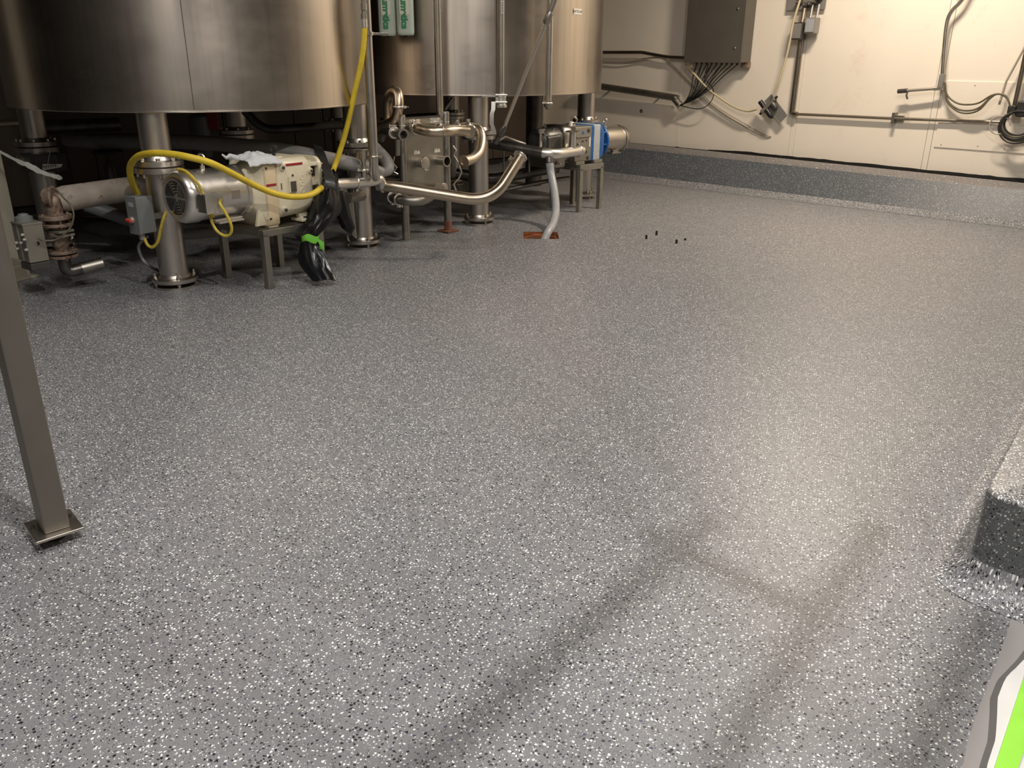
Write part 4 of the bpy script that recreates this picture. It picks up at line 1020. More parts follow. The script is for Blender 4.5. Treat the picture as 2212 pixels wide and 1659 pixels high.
for k in range(8):
    a = 2*math.pi*k/8+0.2; e = V2*math.cos(a)+UP*math.sin(a); tcr = U2.cross(e)
    MB().prism([Q(0.395, 0, A2)+e*0.105-tcr*0.008, Q(0.395, 0, A2)+e*0.17-tcr*0.008, Q(0.472, 0, A2)+e*0.18-tcr*0.008, Q(0.472, 0, A2)+e*0.105-tcr*0.008], tcr*0.016).build('rib', M_blue, bl)
mo2 = MB().lathe(Q(0.49, 0, A2), U2, [(0, 0.12), (0.004, 0.132), (0.02, 0.136), (0.36, 0.136), (0.365, 0.143), (0.375, 0.143), (0.38, 0.139), (0.44, 0.139), (0.46, 0.125), (0.465, 0.08)], 56).build('motor', M_pipe, pw)
MB().torus(Q(0.862, 0, A2), U2, 0.143, 0.005, 40, 6).build('rubber_band', M_black, mo2)
m = MB(); p = Q(0.63, 0, A2+0.13); m.lathe(p, UP, [(0, 0.028), (0.012, 0.028), (0.012, 0.008), (0.05, 0.008)], 12); m.torus(p+UP*0.075, V2+U2*2, 0.022, 0.006, 20, 8); m.build('lifting_eye', M_bright, mo2)
m = MB().box(Q(0.70, -0.10, A2-0.145), 0.16, 0.07, 0.015, U2, V2); m.box(Q(0.70, -0.10, A2-0.125), 0.10, 0.04, 0.03, U2, V2); m.build('motor_foot', M_dull, mo2, bevel=0.002)
m = MB(); p = Q(0.045, -0.05, 0.905); m.lathe(p, UP, [(0, 0.02), (0.012, 0.02), (0.012, 0.01), (0.03, 0.01)], 12); m.torus(p+UP*0.06, U2+V2*0.8, 0.030, 0.008, 22, 8); m.build('lifting_eye', M_bright, gk)
MB().box(Q(-0.02, -0.06, 0.925), 0.04, 0.03, 0.05, U2, V2).build('breather', M_paper, gk, bevel=0.006)
for a in (0.0, 0.30): MB().box(Q(a, -0.14, 0.525), 0.14, 0.12, 0.035, U2, V2).build('foot', M_alu, pw, bevel=0.004)
s2 = thing('pump_stand', 'square-tube steel stand carrying the blue and steel pump', 'stand', Q(0.17, 0, 0))
for a_, b_ in ((0, -0.2), (0.345, -0.2), (0, 0.2), (0.345, 0.2)): MB().box(Q(a_, b_, 0.235), 0.05, 0.05, 0.47, U2, V2).build('leg', M_alu, s2, bevel=0.003)
for b_ in (-0.2, 0.2): MB().box(Q(0.172, b_, 0.475), 0.395, 0.05, 0.06, U2, V2).build('rail', M_alu, s2, bevel=0.003)
for a_ in (0, 0.345): MB().box(Q(a_, 0, 0.475), 0.05, 0.36, 0.06, U2, V2).build('rail', M_alu, s2, bevel=0.003)
# pipe in front of it
dq = thing('discharge_pipe', 'dark steel pipe with a bright elbow running in front of the blue pump', 'pipe', at(1180, 330, 8.8))
DP = [at(1052, 309, 8.95), at(1085, 314, 8.9), at(1196, 334, 8.72), at(1256, 325, 9.13)]
rD = pm(11, DP[2])
fl = fillet(DP, 0.13, 10)
kx = DP[2].x-0.10
kk = max(i for i, q in enumerate(fl) if q.x < kx)
cut = fl[kk].lerp(fl[kk+1], 0.5) if (fl[kk+1]-fl[kk]).length < 0.05 else fl[kk+1]
MB().tube(fl[:kk+1]+[cut], rD, 20).build('dark_run', M_darkpipe, dq, label='dark stained pipe run')
MB().tube([cut]+[q for q in fl[kk+1:] if (q-cut).length > 1e-3], rD*1.01, 22).build('elbow', M_bright, dq, label='bright polished elbow')
clamp(at(1249, 326, 9.09), DP[3]-DP[2], rD, dq, UP)
vb0 = at(1236, 320, 8.98)
MB().cyl(vb0, vb0+UP*0.17, 0.035).build('branch', M_bright, dq)
MB().lathe(vb0+UP*0.16, UP, [(0, 0.04), (0.002, 0.075), (0.014, 0.075), (0.016, 0.04)], 24).build('branch_flange', M_pipe, dq)
# valve stem fitting left of the rotor cover
vs = at(1167, 305, 8.95)
o = MB().lathe(vs, UP, [(0, 0.02), (0.08, 0.02), (0.08, 0.04), (0.11, 0.042), (0.112, 0.05), (0.125, 0.05)], 16)
o.cyl(vs+UP*-0.1, vs, 0.028)
tag(o.build('bleed_valve', M_pipe, None, vs-UP*0.1), 'small steel valve stem left of the dark rotor cover', 'valve')
# low steam pipes behind
for (pp, rpx, mt, lab) in (([(985, 375, 9.3), (1060, 388, 9.3), (1178, 366, 9.55), (1205, 362, 9.6)], 11.5, M_darkpipe, 'dark horizontal steel pipe low under the far kettle'),
                           ([(1052, 418, 9.35), (1120, 404, 9.5), (1180, 391, 9.6), (1230, 384, 9.7)], 4.5, M_dull, 'thin grey pipe lowest under the far kettle')):
    pts = [at(*q) for q in pp]
    tag(MB().tube(fillet(pts, 0.1), pm(rpx, pts[1]), 16).build('low_pipe', mt, None, pts[1]), lab, 'pipe')
for i, (x, lab) in enumerate(((1088, 'left thin steel hanger rod under the far kettle'), (1143, 'right thin steel hanger rod under the far kettle'))):
    pts = [at(x, 322, 9.25), at(x, 372, 9.25)]
    tag(MB().tube(pts, 0.011, 8).build('hanger_rod', M_dull, None, pts[1]), lab, 'rod')
# hose into the drain
dh = [at(1187, 352, 8.72), at(1190, 375, 8.70), at(1196, 405, 8.6), at(1200, 435, 8.45), at(1200, 462, 8.27), at(1193, 486, 8.1), at(1183, 503, 7.98), at(1174, 514, 7.93)]
dh[-1] = V((0.29, 7.9, -0.07))
t = thing('drain_hose', 'pale grey hose dropping from the blue pump into the floor drain', 'hose', V(dh[-1]))
MB().tube(smoothpath(dh, 8), 0.040, 16).build('tube', M_drainhose, t)
MB().cyl(at(1186, 342, 8.74), at(1187, 353, 8.72), 0.046).build('hose_collar', M_darkpipe, t)

# ================================================================== LEFT EDGE: POSTS, VALVE, WRAPPED PIPE
zb_ = 0.05
pB, pC, pA = on(97, 1157, zb_), on(153, 1139, zb_), on(70, 1141, zb_)
uu = (pC-pB).normalized(); wP = (pC-pB).length
vv = UP.cross(uu); dP = max(0.06, (pA-pB).dot(vv))
dP = 0.11
fpst = thing('steel_post', 'square steel post on a small base plate, nearest at the left edge', 'post', pB+uu*wP/2+vv*dP/2-UP*zb_)
cP = pB+uu*wP/2+vv*dP/2
MB().box(V((cP.x, cP.y, (zb_+CEIL)/2)), wP, dP, CEIL-zb_, uu, vv).build('shaft', M_post, fpst, bevel=0.008, seg=3)
MB().box(V((cP.x, cP.y, zb_-0.004)), wP+0.07, dP+0.06, 0.010, uu, vv).build('base_plate', M_pipe, fpst, bevel=0.002)
MB().lathe(V((cP.x, cP.y, 0)), UP, [(0, 0.03), (0.012, 0.03), (0.012, 0.010), (zb_-0.006, 0.010)], 16).build('levelling_foot', M_dark, fpst)
for s in (-1, 1):
    q = V((cP.x, cP.y, 0))+uu*s*(wP/2+0.02)+vv*0.02
    MB().lathe(q+UP*(zb_-0.025), UP, [(0, 0.006), (0.038, 0.006)], 8).build('bolt', M_dark, fpst)
qs = on(20, 596, 0.02); bw_ = 0.17
q2 = thing('beige_post', 'beige painted square post on a foot plate, behind the nearest steel post', 'post', V((qs.x, qs.y, 0)))
cc = V((qs.x, qs.y, 0)); ur = V((0.93, -0.36, 0)).normalized(); vr = UP.cross(ur)
MB().box(cc+UP*CEIL/2, bw_, bw_, CEIL, ur, vr).build('shaft', M_postb, q2, bevel=0.008)
MB().box(cc+UP*0.05, bw_+0.03, bw_+0.03, 0.10, ur, vr).build('socket', M_postb, q2, bevel=0.006)
MB().box(cc+UP*0.008, bw_+0.13, bw_+0.10, 0.016, ur, vr).build('foot_plate', M_postb, q2, bevel=0.004)
MB().lathe(cc+UP*0.06-vr*0.095+ur*0.03, -vr, [(0, 0.014), (0.01, 0.012)], 10).build('bolt', M_darkpipe, q2)
# valve stack
VC = at(120, 470, 5.80); VC = V((VC.x, VC.y, 0))
vz = lambda y: at(120, y, 5.80).z
av = thing('actuated_valve', 'rusty flanged valve with an open elbow near the floor at the left', 'valve', V((VC.x, VC.y, 0)))
for y, h, rad, mt in ((473, 0.03, 0.105, M_rusty), (488, 0.022, 0.105, M_rusty), (546, 0.022, 0.10, M_rusty), (555, 0.020, 0.10, M_rusty)):
    z_ = vz(y); f = MB().lathe(V((VC.x, VC.y, z_)), UP, [(0, rad-0.004), (0.004, rad), (h-0.004, rad), (h, rad-0.004)], 32).build('flange', mt, av)
    for k in range(4):
        a = math.pi*(k+.5)/2; e = V((math.cos(a), math.sin(a), 0))
        MB().lathe(V((VC.x, VC.y, z_-0.012))+e*(rad-0.025), UP, [(0, 0.011), (h+0.024, 0.011)], 6).build('bolt', M_rusty, f)
MB().lathe(V((VC.x, VC.y, vz(555))), UP, [(0, 0.045), (vz(535)-vz(555), 0.045), (vz(530)-vz(555), 0.055), (vz(512)-vz(555), 0.055), (vz(508)-vz(555), 0.075), (vz(500)-vz(555), 0.075), (vz(497)-vz(555), 0.06), (vz(485)-vz(555), 0.055), (vz(473)-vz(555)+0.08, 0.05)], 28).build('body', M_rusty, av)
for k, (y, s) in enumerate(((497, 0.085), (506, 0.08))): MB().box(V((VC.x+0.02, VC.y-0.02, vz(y))), 0.15, 0.12, 0.016, V((0.9, -0.4, 0)).normalized(), V((0.4, 0.9, 0)).normalized()).build('yoke_plate', M_alu, av, bevel=0.003)
zt = vz(558); EL = [V((VC.x, VC.y, zt)), V((VC.x, VC.y, zt-0.13)), at(222, 569, 5.95)]
EL[1].z = at(155, 590, 5.83).z+0.012
MB().tube(fillet(EL, 0.12, 9), 0.043, 20, caps=False).build('elbow', M_darkpipe, av)
MB().pipe(EL[1].lerp(EL[2], 0.42), EL[2], 0.0445, 0.004).build('tail_pipe', M_dull, av)
# actuator
ac_ = at(66, 523, 5.62)
u3 = V((0.80, -0.60, 0)).normalized(); v3 = UP.cross(u3)
acl = thing('valve_actuator', 'boxy grooved grey metal valve actuator beside the rusty flanges', 'actuator', ac_-UP*0.14)
w3, d3, h3 = 0.165, 0.13, 0.25
bd_ = MB().prism([ac_+u3*a+v3*b-UP*h3/2 for a, b in ((-.5*w3, -.5*d3), (-.09*w3, -.5*d3), (-.06*w3, -.42*d3), (.06*w3, -.42*d3), (.09*w3, -.5*d3), (.5*w3, -.5*d3), (.5*w3, .5*d3), (-.5*w3, .5*d3))], UP*h3).build('body', M_alu, acl, bevel=0.004)
MB().box(ac_+UP*(h3/2+0.008), w3*1.03, d3*1.05, 0.016, u3, v3).build('top_plate', M_alu, acl, bevel=0.003)
MB().lathe(ac_+UP*(h3/2+0.014)-u3*0.03, UP, [(0, 0.058), (0.03, 0.055), (0.04, 0.035), (0.05, 0.03), (0.055, 0.01)], 24).build('indicator_cap', M_gbox, acl)
MB().box(ac_-UP*(h3/2+0.03)+u3*0.01, w3*0.9, d3, 0.05, u3, v3).build('bottom_block', M_gunmetal, acl, bevel=0.004)
for a, z in ((-0.045, 0.0), (-0.045, -0.04), (0.03, 0.01), (0.075, 0.07), (0.09, 0.04), (0.085, -0.03)):
    MB().lathe(ac_+u3*a-v3*d3*0.5+UP*z, -v3, [(0, 0.011), (0.012, 0.011), (0.02, 0.006)], 8).build('fitting', M_jbox, acl)
MB().cyl(ac_-u3*(w3/2), ac_-u3*(w3/2+0.045), 0.014, n=10).build('side_bolt', M_darkpipe, acl)
MB().cyl(ac_+u3*(w3/2-0.01), V((VC.x, VC.y, ac_.z)), 0.02, n=12).build('drive_shaft', M_darkpipe, acl)
# wrapped pipe
WPp = [V((VC.x, VC.y, vz(470))), at(104, 433, 5.80), at(140, 429, 5.88), at(300, 405, 6.42), at(345, 397, 6.7), at(420, 388, 7.4)]
wp_ = thing('insulated_pipe', 'thick dirty pipe wrapped in torn insulation running behind the left kettle leg', 'pipe', WPp[2])
MB().tube([at(128, 431, 5.86)]+WPp[2:], 0.088, 22, rs=[0.080, 0.088, 0.088, 0.088, 0.088]).build('insulation', M_insul, wp_)
MB().tube(fillet([WPp[0], V((VC.x, VC.y, WPp[1].z)), at(135, 430, 5.87)], 0.10), 0.055, 18).build('elbow', M_rusty, wp_)
m = MB(); c_ = at(108, 430, 5.80)
m.lathe(c_+V((-0.05, 0, 0)), V((1, 0.12, 0.05)), [(0, 0.03), (0.008, 0.055), (0.025, 0.074), (0.07, 0.082), (0.085, 0.07)], 20); m.v = [q+V((0.012, 0.008, 0.012))*mnoise.noise(q*22) for q in m.v]; m.build('torn_end', M_rusty, wp_, smooth=30)
cord('thin_cable', 'thin dark cable looping over the torn insulated pipe to the valve', 'cable', [at(110, 408, 5.76), at(122, 410, 5.74), at(138, 428, 5.72), at(152, 442, 5.70), at(159, 462, 5.68), at(155, 485, 5.66), at(142, 503, 5.64), at(120, 518, 5.62), at(95, 520, 5.58), at(82, 516, 5.55)], 0.006, M_cable)
stp0 = [at(-20, 316, 6.0), at(0, 328, 6.0), at(40, 349, 6.0), at(60, 357, 6.0), at(90, 372, 6.02), at(118, 381, 6.05), at(134, 385, 6.1)]
stp = smoothpath(stp0, 5); hs0 = (0.008, 0.010, 0.016, 0.022, 0.014, 0.016, 0.004)
hs = [hs0[min(6, i//5)]*(1+0.5*mnoise.noise(V((i*0.8, 0, 0)))) for i in range(len(stp))]
m = MB().loft([[p+UP*h, p+UP*h+V((0, 0.006, 0)), p-UP*h+V((0, 0.006, 0)), p-UP*h] for p, h in zip(stp, hs)])
tag(m.build('strap', M_strap, None, stp0[2], smooth=20), 'dirty white strap pulled diagonally from the beige post', 'strap')
o = MB().tube([at(185, 442, 6.7), at(230, 458, 6.75), at(310, 486, 6.8)], 0.055, 16).build('drain_pipe', M_gbox, None, at(230, 458, 6.75)); tag(o, 'sloping dark grey pipe below the insulated pipe', 'pipe')

# ================================================================== UNDER THE KETTLES, BEHIND
def tp_obj(name, lab, cat, pts, rpx, mat, rad=0.1):
    P_ = [at(*q) for q in pts]
    return tag(MB().tube(fillet(P_, rad), pm(rpx, P_[-1]), 14).build(name, mat, None, P_[0]), lab, cat)
tp_obj('under_pipe', 'dark steel pipe dipping under the left kettle rim then running right', 'pipe', [(528, 238, 7.9), (568, 281, 7.9), (630, 278, 7.95), (765, 267, 8.2)], 9, M_darkpipe, 0.12)
tp_obj('under_pipe', 'short bronze-coloured pipe end at the far left under the kettle', 'pipe', [(-60, 270, 7.4), (48, 263, 7.4)], 8, M_brass)
tp_obj('under_pipe', 'broad dark horizontal pipe under the left kettle, left of its front leg', 'pipe', [(85, 275, 8.0), (260, 268, 8.3)], 14, M_darkpipe)
tp_obj('under_pipe', 'thin dark pipe behind the flow panel under the far kettle', 'pipe', [(822, 262, 9.3), (900, 252, 9.4), (955, 250, 9.4)], 7, M_darkpipe)
tp_obj('under_pipe', 'thin slanting rod under the far kettle right of the capped post', 'pipe', [(961, 236, 8.9), (978, 212, 8.9)], 4, M_dull)
tp_obj('under_pipe', 'dark steel pipe behind the pump bag running left to right', 'pipe', [(700, 378, 7.25), (778, 372, 7.6), (850, 384, 7.9), (890, 380, 8.1)], 10, M_darkpipe)
# upright dark tank column in the dark
o = MB().cyl(on(1152, 400, 0.0), on(1152, 400, 0.0)+UP*1.9, 0.11); tag(o.build('dark_pipe_column', M_darkpipe, None, on(1152, 400, 0.0)), 'upright dark pipe in the shade under the far kettle', 'pipe')
def cabinet(lab, x0_, x1_, ytop, Y, dep, mat, nm='cabinet'):
    a, b = at(x0_, ytop, Y), at(x1_, ytop, Y); h = a.z; w_ = b.x-a.x
    t = thing(nm, lab, 'cabinet', V(((a.x+b.x)/2, Y+dep/2, 0)))
    MB().box(V(((a.x+b.x)/2, Y+dep/2, 0.06+(h-0.06)/2)), w_, dep, h-0.06).build('body', mat, t, bevel=0.004)
    for k in range(2): MB().box(V((a.x+w_*(0.26+0.48*k), Y-0.008, 0.06+(h-0.06)/2)), w_*0.46, 0.016, h-0.12).build('door', mat, t, bevel=0.003)
    for sx in (-1, 1):
        for sy in (-1, 1): MB().box(V(((a.x+b.x)/2+sx*(w_/2-0.05), Y+dep/2+sy*(dep/2-0.05), 0.03)), 0.04, 0.04, 0.06).build('foot', M_dark, t)
    return t
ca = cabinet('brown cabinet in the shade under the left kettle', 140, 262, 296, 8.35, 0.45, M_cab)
p = at(166, 303, 8.33); MB().box(p, 0.17, 0.012, 0.045).build('white_label', M_paper, ca)
o = MB().lathe(at(432, 285, 9.0)-UP*0.25, UP, [(0, 0.10), (0.40, 0.10), (0.43, 0.06)], 24).build('grey_canister', M_gbox, None, at(432, 285, 9.0)); 
tag(o, 'grey canister under the left kettle, left of the red placard', 'canister')
o = MB().box(at(455, 262, 9.0), 0.15, 0.02, 0.17).build('red_placard', M_redsign, None, at(455, 275, 9.0), bevel=0.003); tag(o, 'small red placard hanging under the left kettle', 'placard')
MB2 = MB().tube([at(455, 250, 9.0), at(455, 250, 9.0)+UP*0.25], 0.006, 6).build('hook', M_dark, None); MB2.parent = o; MB2.location = -V(o['_o']); 
# valve box with a scribbled tag
vbx = thing('valve_box', 'small metal valve box with a scribbled white tag under the left kettle', 'valve box', at(95, 350, 7.0)-UP*0.25)
MB().box(at(95, 350, 7.0), 0.30, 0.16, 0.14).build('body', M_gunmetal, vbx, bevel=0.006)
MB().lathe(at(58, 345, 6.95), V((-0.4, -1, 0)), [(0, 0.055), (0.06, 0.05), (0.08, 0.03)], 20).build('end_cap', M_alu, vbx)
c_ = at(112, 360, 6.85); r1, u1 = V((1, 0.05, 0.12)).normalized(), V((-0.12, 0, 1)).normalized()
tgp = MB().prism([c_+r1*a+u1*b for a, b in ((-0.085, -0.022), (0.07, -0.012), (0.09, 0.01), (-0.065, 0.028))], V((0, 0.003, 0))).build('paper_tag', M_paper, vbx, smooth=0)
text('scribble', 'NVWK', 0.038, c_+V((-0.01, -0.002, 0.002)), r1, UP, M_ink, tgp)
MB().tube([c_+V((-0.03, 0, 0.02)), c_+V((0.0, 0.02, 0.12))], 0.003, 6).build('string', M_strap, vbx)
hw = thing('handwheel_valve', 'dark handwheel valve standing under the left kettle above the wrapped pipe', 'valve', at(232, 352, 7.3)-UP*0.4)
hc = at(232, 328, 7.3)
MB().torus(hc, UP, 0.115, 0.014, 28, 8).build('handwheel', M_dark, hw)
m = MB()
for k in range(3):
    a = math.pi*k/3; e = V((math.cos(a), math.sin(a), 0)); m.tube([hc-e*0.11, hc+e*0.11], 0.008, 6)
stuff(m.build('spokes', M_dark, hw))
MB().lathe(hc+UP*0.02, -UP, [(0, 0.014), (0.10, 0.014), (0.10, 0.035), (0.16, 0.045), (0.26, 0.06), (0.40, 0.06)], 18).build('bonnet', M_dark, hw)
# floor studs
for i, (x, y, h, lab) in enumerate(((1396, 516, 0.035, 'leftmost of the four small studs in the open floor'), (1418, 508, 0.04, 'tallest of the four small floor studs, farthest from the viewer'), (1461, 526, 0.035, 'nearest of the four small studs in the open floor'), (1480, 519, 0.016, 'lowest of the four small floor studs, at the right'))):
    q = on(x, y); o = MB().lathe(q, UP, [(0, 0.011), (h, 0.011), (h+0.003, 0.008)], 10).build('floor_stud', M_dark, None, q); tag(o, lab, 'stud', 'floor studs')

# ================================================================== ON THE CREAM WALL
def walltube(name, lab, cat, pts, rpx, mat, rad=0.08, sm=False, gr=None):
    P_ = [wl(*q) for q in pts]; r = pm(rpx, P_[0])
    path = smoothpath(P_, 6) if sm else fillet(P_, rad)
    return tag(MB().tube(path, r, 12).build(name, mat, None, P_[0]), lab, cat, gr)
aR = al(wl(1621, 137, 0.0)); dE = min([k*0.005 for k in range(10, 120)], key=lambda d: abs(al(wl(1599, 136, d))-aR))
fl_, fr_ = wl(1478, 133, dE), wl(1599, 136, dE)
zE = (fl_.z+fr_.z)/2; aL, aR2 = al(fl_), al(fr_)
hE = 1.25
en = thing('control_enclosure', 'large grey steel control cabinet hanging on the cream wall', 'cabinet', rm((aL+aR2)/2, dE/2, zE))
MB().box(rm((aL+aR2)/2, (dE-0.03)/2+0.003, zE+hE/2), aR2-aL, dE-0.03, hE, WD, WN).build('body', M_panelbox, en, bevel=0.004)
dr_ = MB().box(rm((aL+aR2)/2-0.004, dE-0.012, zE+hE/2-0.004), aR2-aL+0.012, 0.022, hE+0.006, WD, WN).build('door', M_panelbox, en, bevel=0.005)
for (x, y) in ((1596-2, 19), (1587, 104)):
    q = wl(x, y, dE); MB().lathe(q, WN, [(0, 0.018), (0.006, 0.016), (0.010, 0.009)], 14).build('latch', M_pipe, dr_)
for k in range(9):
    a = aL+(aR2-aL)*(0.14+0.09*k)
    MB().lathe(rm(a, dE*0.5, zE-0.03), UP, [(0, 0.013), (0.03, 0.018)], 10).build('cable_gland', M_dark, en)
MB().box(rm(aR2-0.03, 0.06, zE-0.03), 0.10, 0.08, 0.07, WD, WN).build('bottom_connector', M_rusty, en, bevel=0.004)
MB().box(rm(aL+0.06, dE*0.6, zE-0.045), 0.05, 0.05, 0.06, WD, WN).build('tube_fitting', M_airtube, en, bevel=0.004)
# pipes left of it
big = thing('cable_conduit', 'dark shiny conduit sloping from the kettle to the black cables', 'conduit', wl(1400, 203, 0.12))
cp = [wl(1262, 181, 0.16), wl(1445, 209, 0.12), wl(1458, 215, 0.12), wl(1469, 228, 0.12)]
rc_ = pm(7.2, cp[1])
MB().tube(smoothpath(cp, 6), rc_, 18).build('tube', M_dull, big)
MB().torus(cp[-1], cp[-1]-cp[-2], rc_, 0.006, 20, 8).build('end_ring', M_pipe, big)
for x_ in (1320, 1425):
    q = wl(x_, 181+(x_-1262)*0.153, 0.05); MB().box(q, 0.02, 0.14, 0.02, WD, WN).build('bracket', M_dull, big)
walltube('thin_conduit', 'thin rusty conduit running from the far kettle to the control cabinet', 'conduit', [(1270, 113, 0.08), (1388, 113, 0.08), (1402, 116, 0.08), (1440, 123, 0.08), (1480, 125, 0.08)], 3.4, M_wallpipe, 0.1)
# black cables
ce_ = wl(1471, 228, 0.13)
for k in range(9):
    a = aL+(aR2-aL)*(0.14+0.09*k)
    top = rm(a, dE*0.5, zE-0.028)
    f = k/8
    for j in range(2 if k in (1, 3, 5) else 1):
        off = 0.03*j
        mid1 = wl(1497+62*f+j*4, 165+3*f, dE*0.5+off*0.5)
        mid2 = wl(1494+40*f+j*3, 190+2*f+j*5, 0.15+off*0.4)
        mid3 = wl(1484+14*f+j*2, 214+2*f, 0.14)
        nth = ('first', 'second', 'third', 'fourth', 'fifth', 'sixth', 'seventh', 'eighth', 'ninth')[k]
        cord('black_cable', f'black cable at the {nth} gland from the left under the cabinet' + ((', front of two' if j else ', rear of two') if k in (1, 3, 5) else ''), 'cable', [ce_+UP*0.004*(k-4)*0.6+WN*0.004*(k % 3), mid3, mid2, mid1, top], 0.0065, M_black, 'black cables under the control cabinet', n=5)
cord('black_cable', 'black cable drooping in the lowest loop under the control cabinet', 'cable', [ce_, wl(1490, 233, 0.13), wl(1512, 235, 0.13), wl(1530, 226, 0.13), wl(1541, 208, 0.13), wl(1539, 190, 0.14), wl(1530, 178, 0.15), wl(1522, 168, 0.16), rm(aL+(aR2-aL)*0.35, dE*0.5, zE-0.02)], 0.006, M_black)
# air tubes and thin grey lines
walltube('air_tube', 'cream air tube from the control cabinet down to the filter unit', 'tube', [(1480, 138, dE*0.6), (1500, 160, 0.16), (1528, 190, 0.14), (1560, 215, 0.12), (1590, 233, 0.12), (1615, 240, 0.13), (1636, 236, 0.14)], 2.1, M_airtube, sm=True)
walltube('air_tube', 'cream air tube rising from the filter unit to the grey valve plate', 'tube', [(1671, 198, 0.14), (1684, 172, 0.14), (1698, 125, 0.14), (1706, 90, 0.15), (1712, 55, 0.17), (1722, 20, 0.17), (1735, -20, 0.15)], 2.3, M_airtube, sm=True)
for j, lab in enumerate(('upper one of the two faint thin lines crossing the wall under the cabinet', 'lower one of the two faint thin lines crossing the wall under the cabinet')):
    walltube('thin_line', lab, 'tube', [(1280, 127+j*4, 0.05), (1340, 133+j*2, 0.05), (1390, 126+j*2, 0.05), (1428, 124+j*2, 0.05), (1452, 140+j*4, 0.04), (1490, 178+j*4, 0.03), (1540, 224+j*4, 0.02), (1600, 262+j*6, 0.02), (1650, 290+j*4, 0.015), (1666, 295, 0.01)], 0.8, M_greytan, sm=True)  # pair of thin grey-tan lines set close to the wall
# filter regulator, tilted, with a grey back plate
fr = wl(1661, 229, 0.13)
def tv(x0_, y0_, x1_, y1_, off=0.13): return (wl(x1_, y1_, off)-wl(x0_, y0_, off)).normalized()
ax = tv(1645, 210, 1672, 246)        # downwards along the bowls
bx = WN.cross(ax).normalized()
if bx.dot(WD) < 0: bx = -bx           # to the right
ft = thing('filter_regulator', 'tilted air filter regulator with black bowls and a grey back plate on the cream wall', 'air filter', fr)
pc = wl(1680, 238, 0.10)
MB().box(wl(1676, 234, 0.085), 0.13, 0.006, 0.36, bx, WN, ax).build('back_plate', M_gbox if False else M_grplate, ft, bevel=0.002)
MB().box(fr-ax*0.01, 0.24, 0.06, 0.045, bx, WN, ax).build('head', M_alu, ft, bevel=0.006)
MB().cyl(fr-ax*0.03-bx*0.055, fr-ax*0.13-bx*0.055, 0.032).build('adjust_knob', M_black, ft)
MB().lathe(fr+ax*0.01-bx*0.055, ax, [(0, 0.034), (0.10, 0.034), (0.125, 0.022), (0.14, 0.01)], 20).build('bowl', M_black, ft)
MB().lathe(fr+ax*0.01+bx*0.055, ax, [(0, 0.034), (0.07, 0.034), (0.09, 0.02)], 20).build('bowl', M_gunmetal, ft)
for s in (-1, 1): MB().cyl(fr+bx*0.12*s-ax*0.01, fr+bx*0.155*s-ax*0.01, 0.016, n=10).build('tube_fitting', M_dark, ft)
MB().cyl(wl(1676, 234, 0.085), wl(1676, 234, 0.0), 0.02).build('standoff', M_dull, ft)
# grey plate with fittings at the top
gp = thing('valve_plate', 'grey wall plate with small valves at the top edge above two grey boxes', 'valve plate', wl(1741, 20, 0.0))
c0, c1 = wl(1699, 22, 0.05), wl(1782, 20, 0.05)
wg = (c1-c0).length; zg = (c0.z+c1.z)/2
MB().box(rm((al(c0)+al(c1))/2, 0.045, zg+0.19), wg, 0.012, 0.38, WD, WN).build('plate', M_grplate, gp, bevel=0.002)
for s in (-1, 1): MB().box(rm((al(c0)+al(c1))/2+s*wg*0.35, 0.021, zg+0.19), 0.05, 0.038, 0.3, WD, WN).build('spacer', M_dull, gp)
for k, (x, y) in enumerate(((1727, 4), (1741, 10), (1752, 8), (1761, 3), (1770, -4))):
    q = wl(x, y, 0.09); MB().box(q, 0.055, 0.08, 0.05, WD, WN).build('valve', M_gunmetal, gp, bevel=0.006); 
    MB().cyl(q+WN*0.035, q+WN*0.06, 0.014, n=8).build('fitting', M_pipe, gp)
def wbox(lab, x0_, x1_, y0_, y1_, off, dep, mat, face):
    p0, p1 = wl(x0_, y1_, off), wl(x1_, y1_, off); pt = wl((x0_+x1_)/2+1, y0_, off)
    t = thing('junction_box', lab, 'junction box', rm((al(p0)+al(p1))/2, off-dep, p0.z))
    a = (al(p0)+al(p1))/2; z0_, z1_ = (p0.z+p1.z)/2, pt.z
    MB().box(rm(a, off-dep/2, (z0_+z1_)/2), abs(al(p1)-al(p0)), dep, z1_-z0_, WD, WN).build('body', mat, t, bevel=0.006)
    MB().box(rm(a, off+0.003, (z0_+z1_)/2), abs(al(p1)-al(p0))*0.82, 0.008, (z1_-z0_)*0.84, WD, WN).build('cover', face, t, bevel=0.003)
    return t, a, z0_, z1_
t, a1, z01, z11 = wbox('dark grey box on the wall, left of the pair below the valve plate', 1707, 1730, 48, 86, 0.15, 0.12, M_gunmetal, M_grplate)
MB().cyl(rm(a1+0.03, 0.09, z11), rm(a1+0.03, 0.07, zg+0.02), 0.028).build('riser', M_brass, t)
t, a2_, z02, z12 = wbox('pale-faced grey box on the wall, right of the pair below the valve plate', 1736, 1758, 38, 72, 0.17, 0.12, M_grplate, M_drainhose)
for s in (-0.035, 0.045): MB().cyl(rm(a2_+s, 0.11, z12), rm(a2_+s, 0.09, zg+0.05), 0.014).build('riser', M_bright, t)
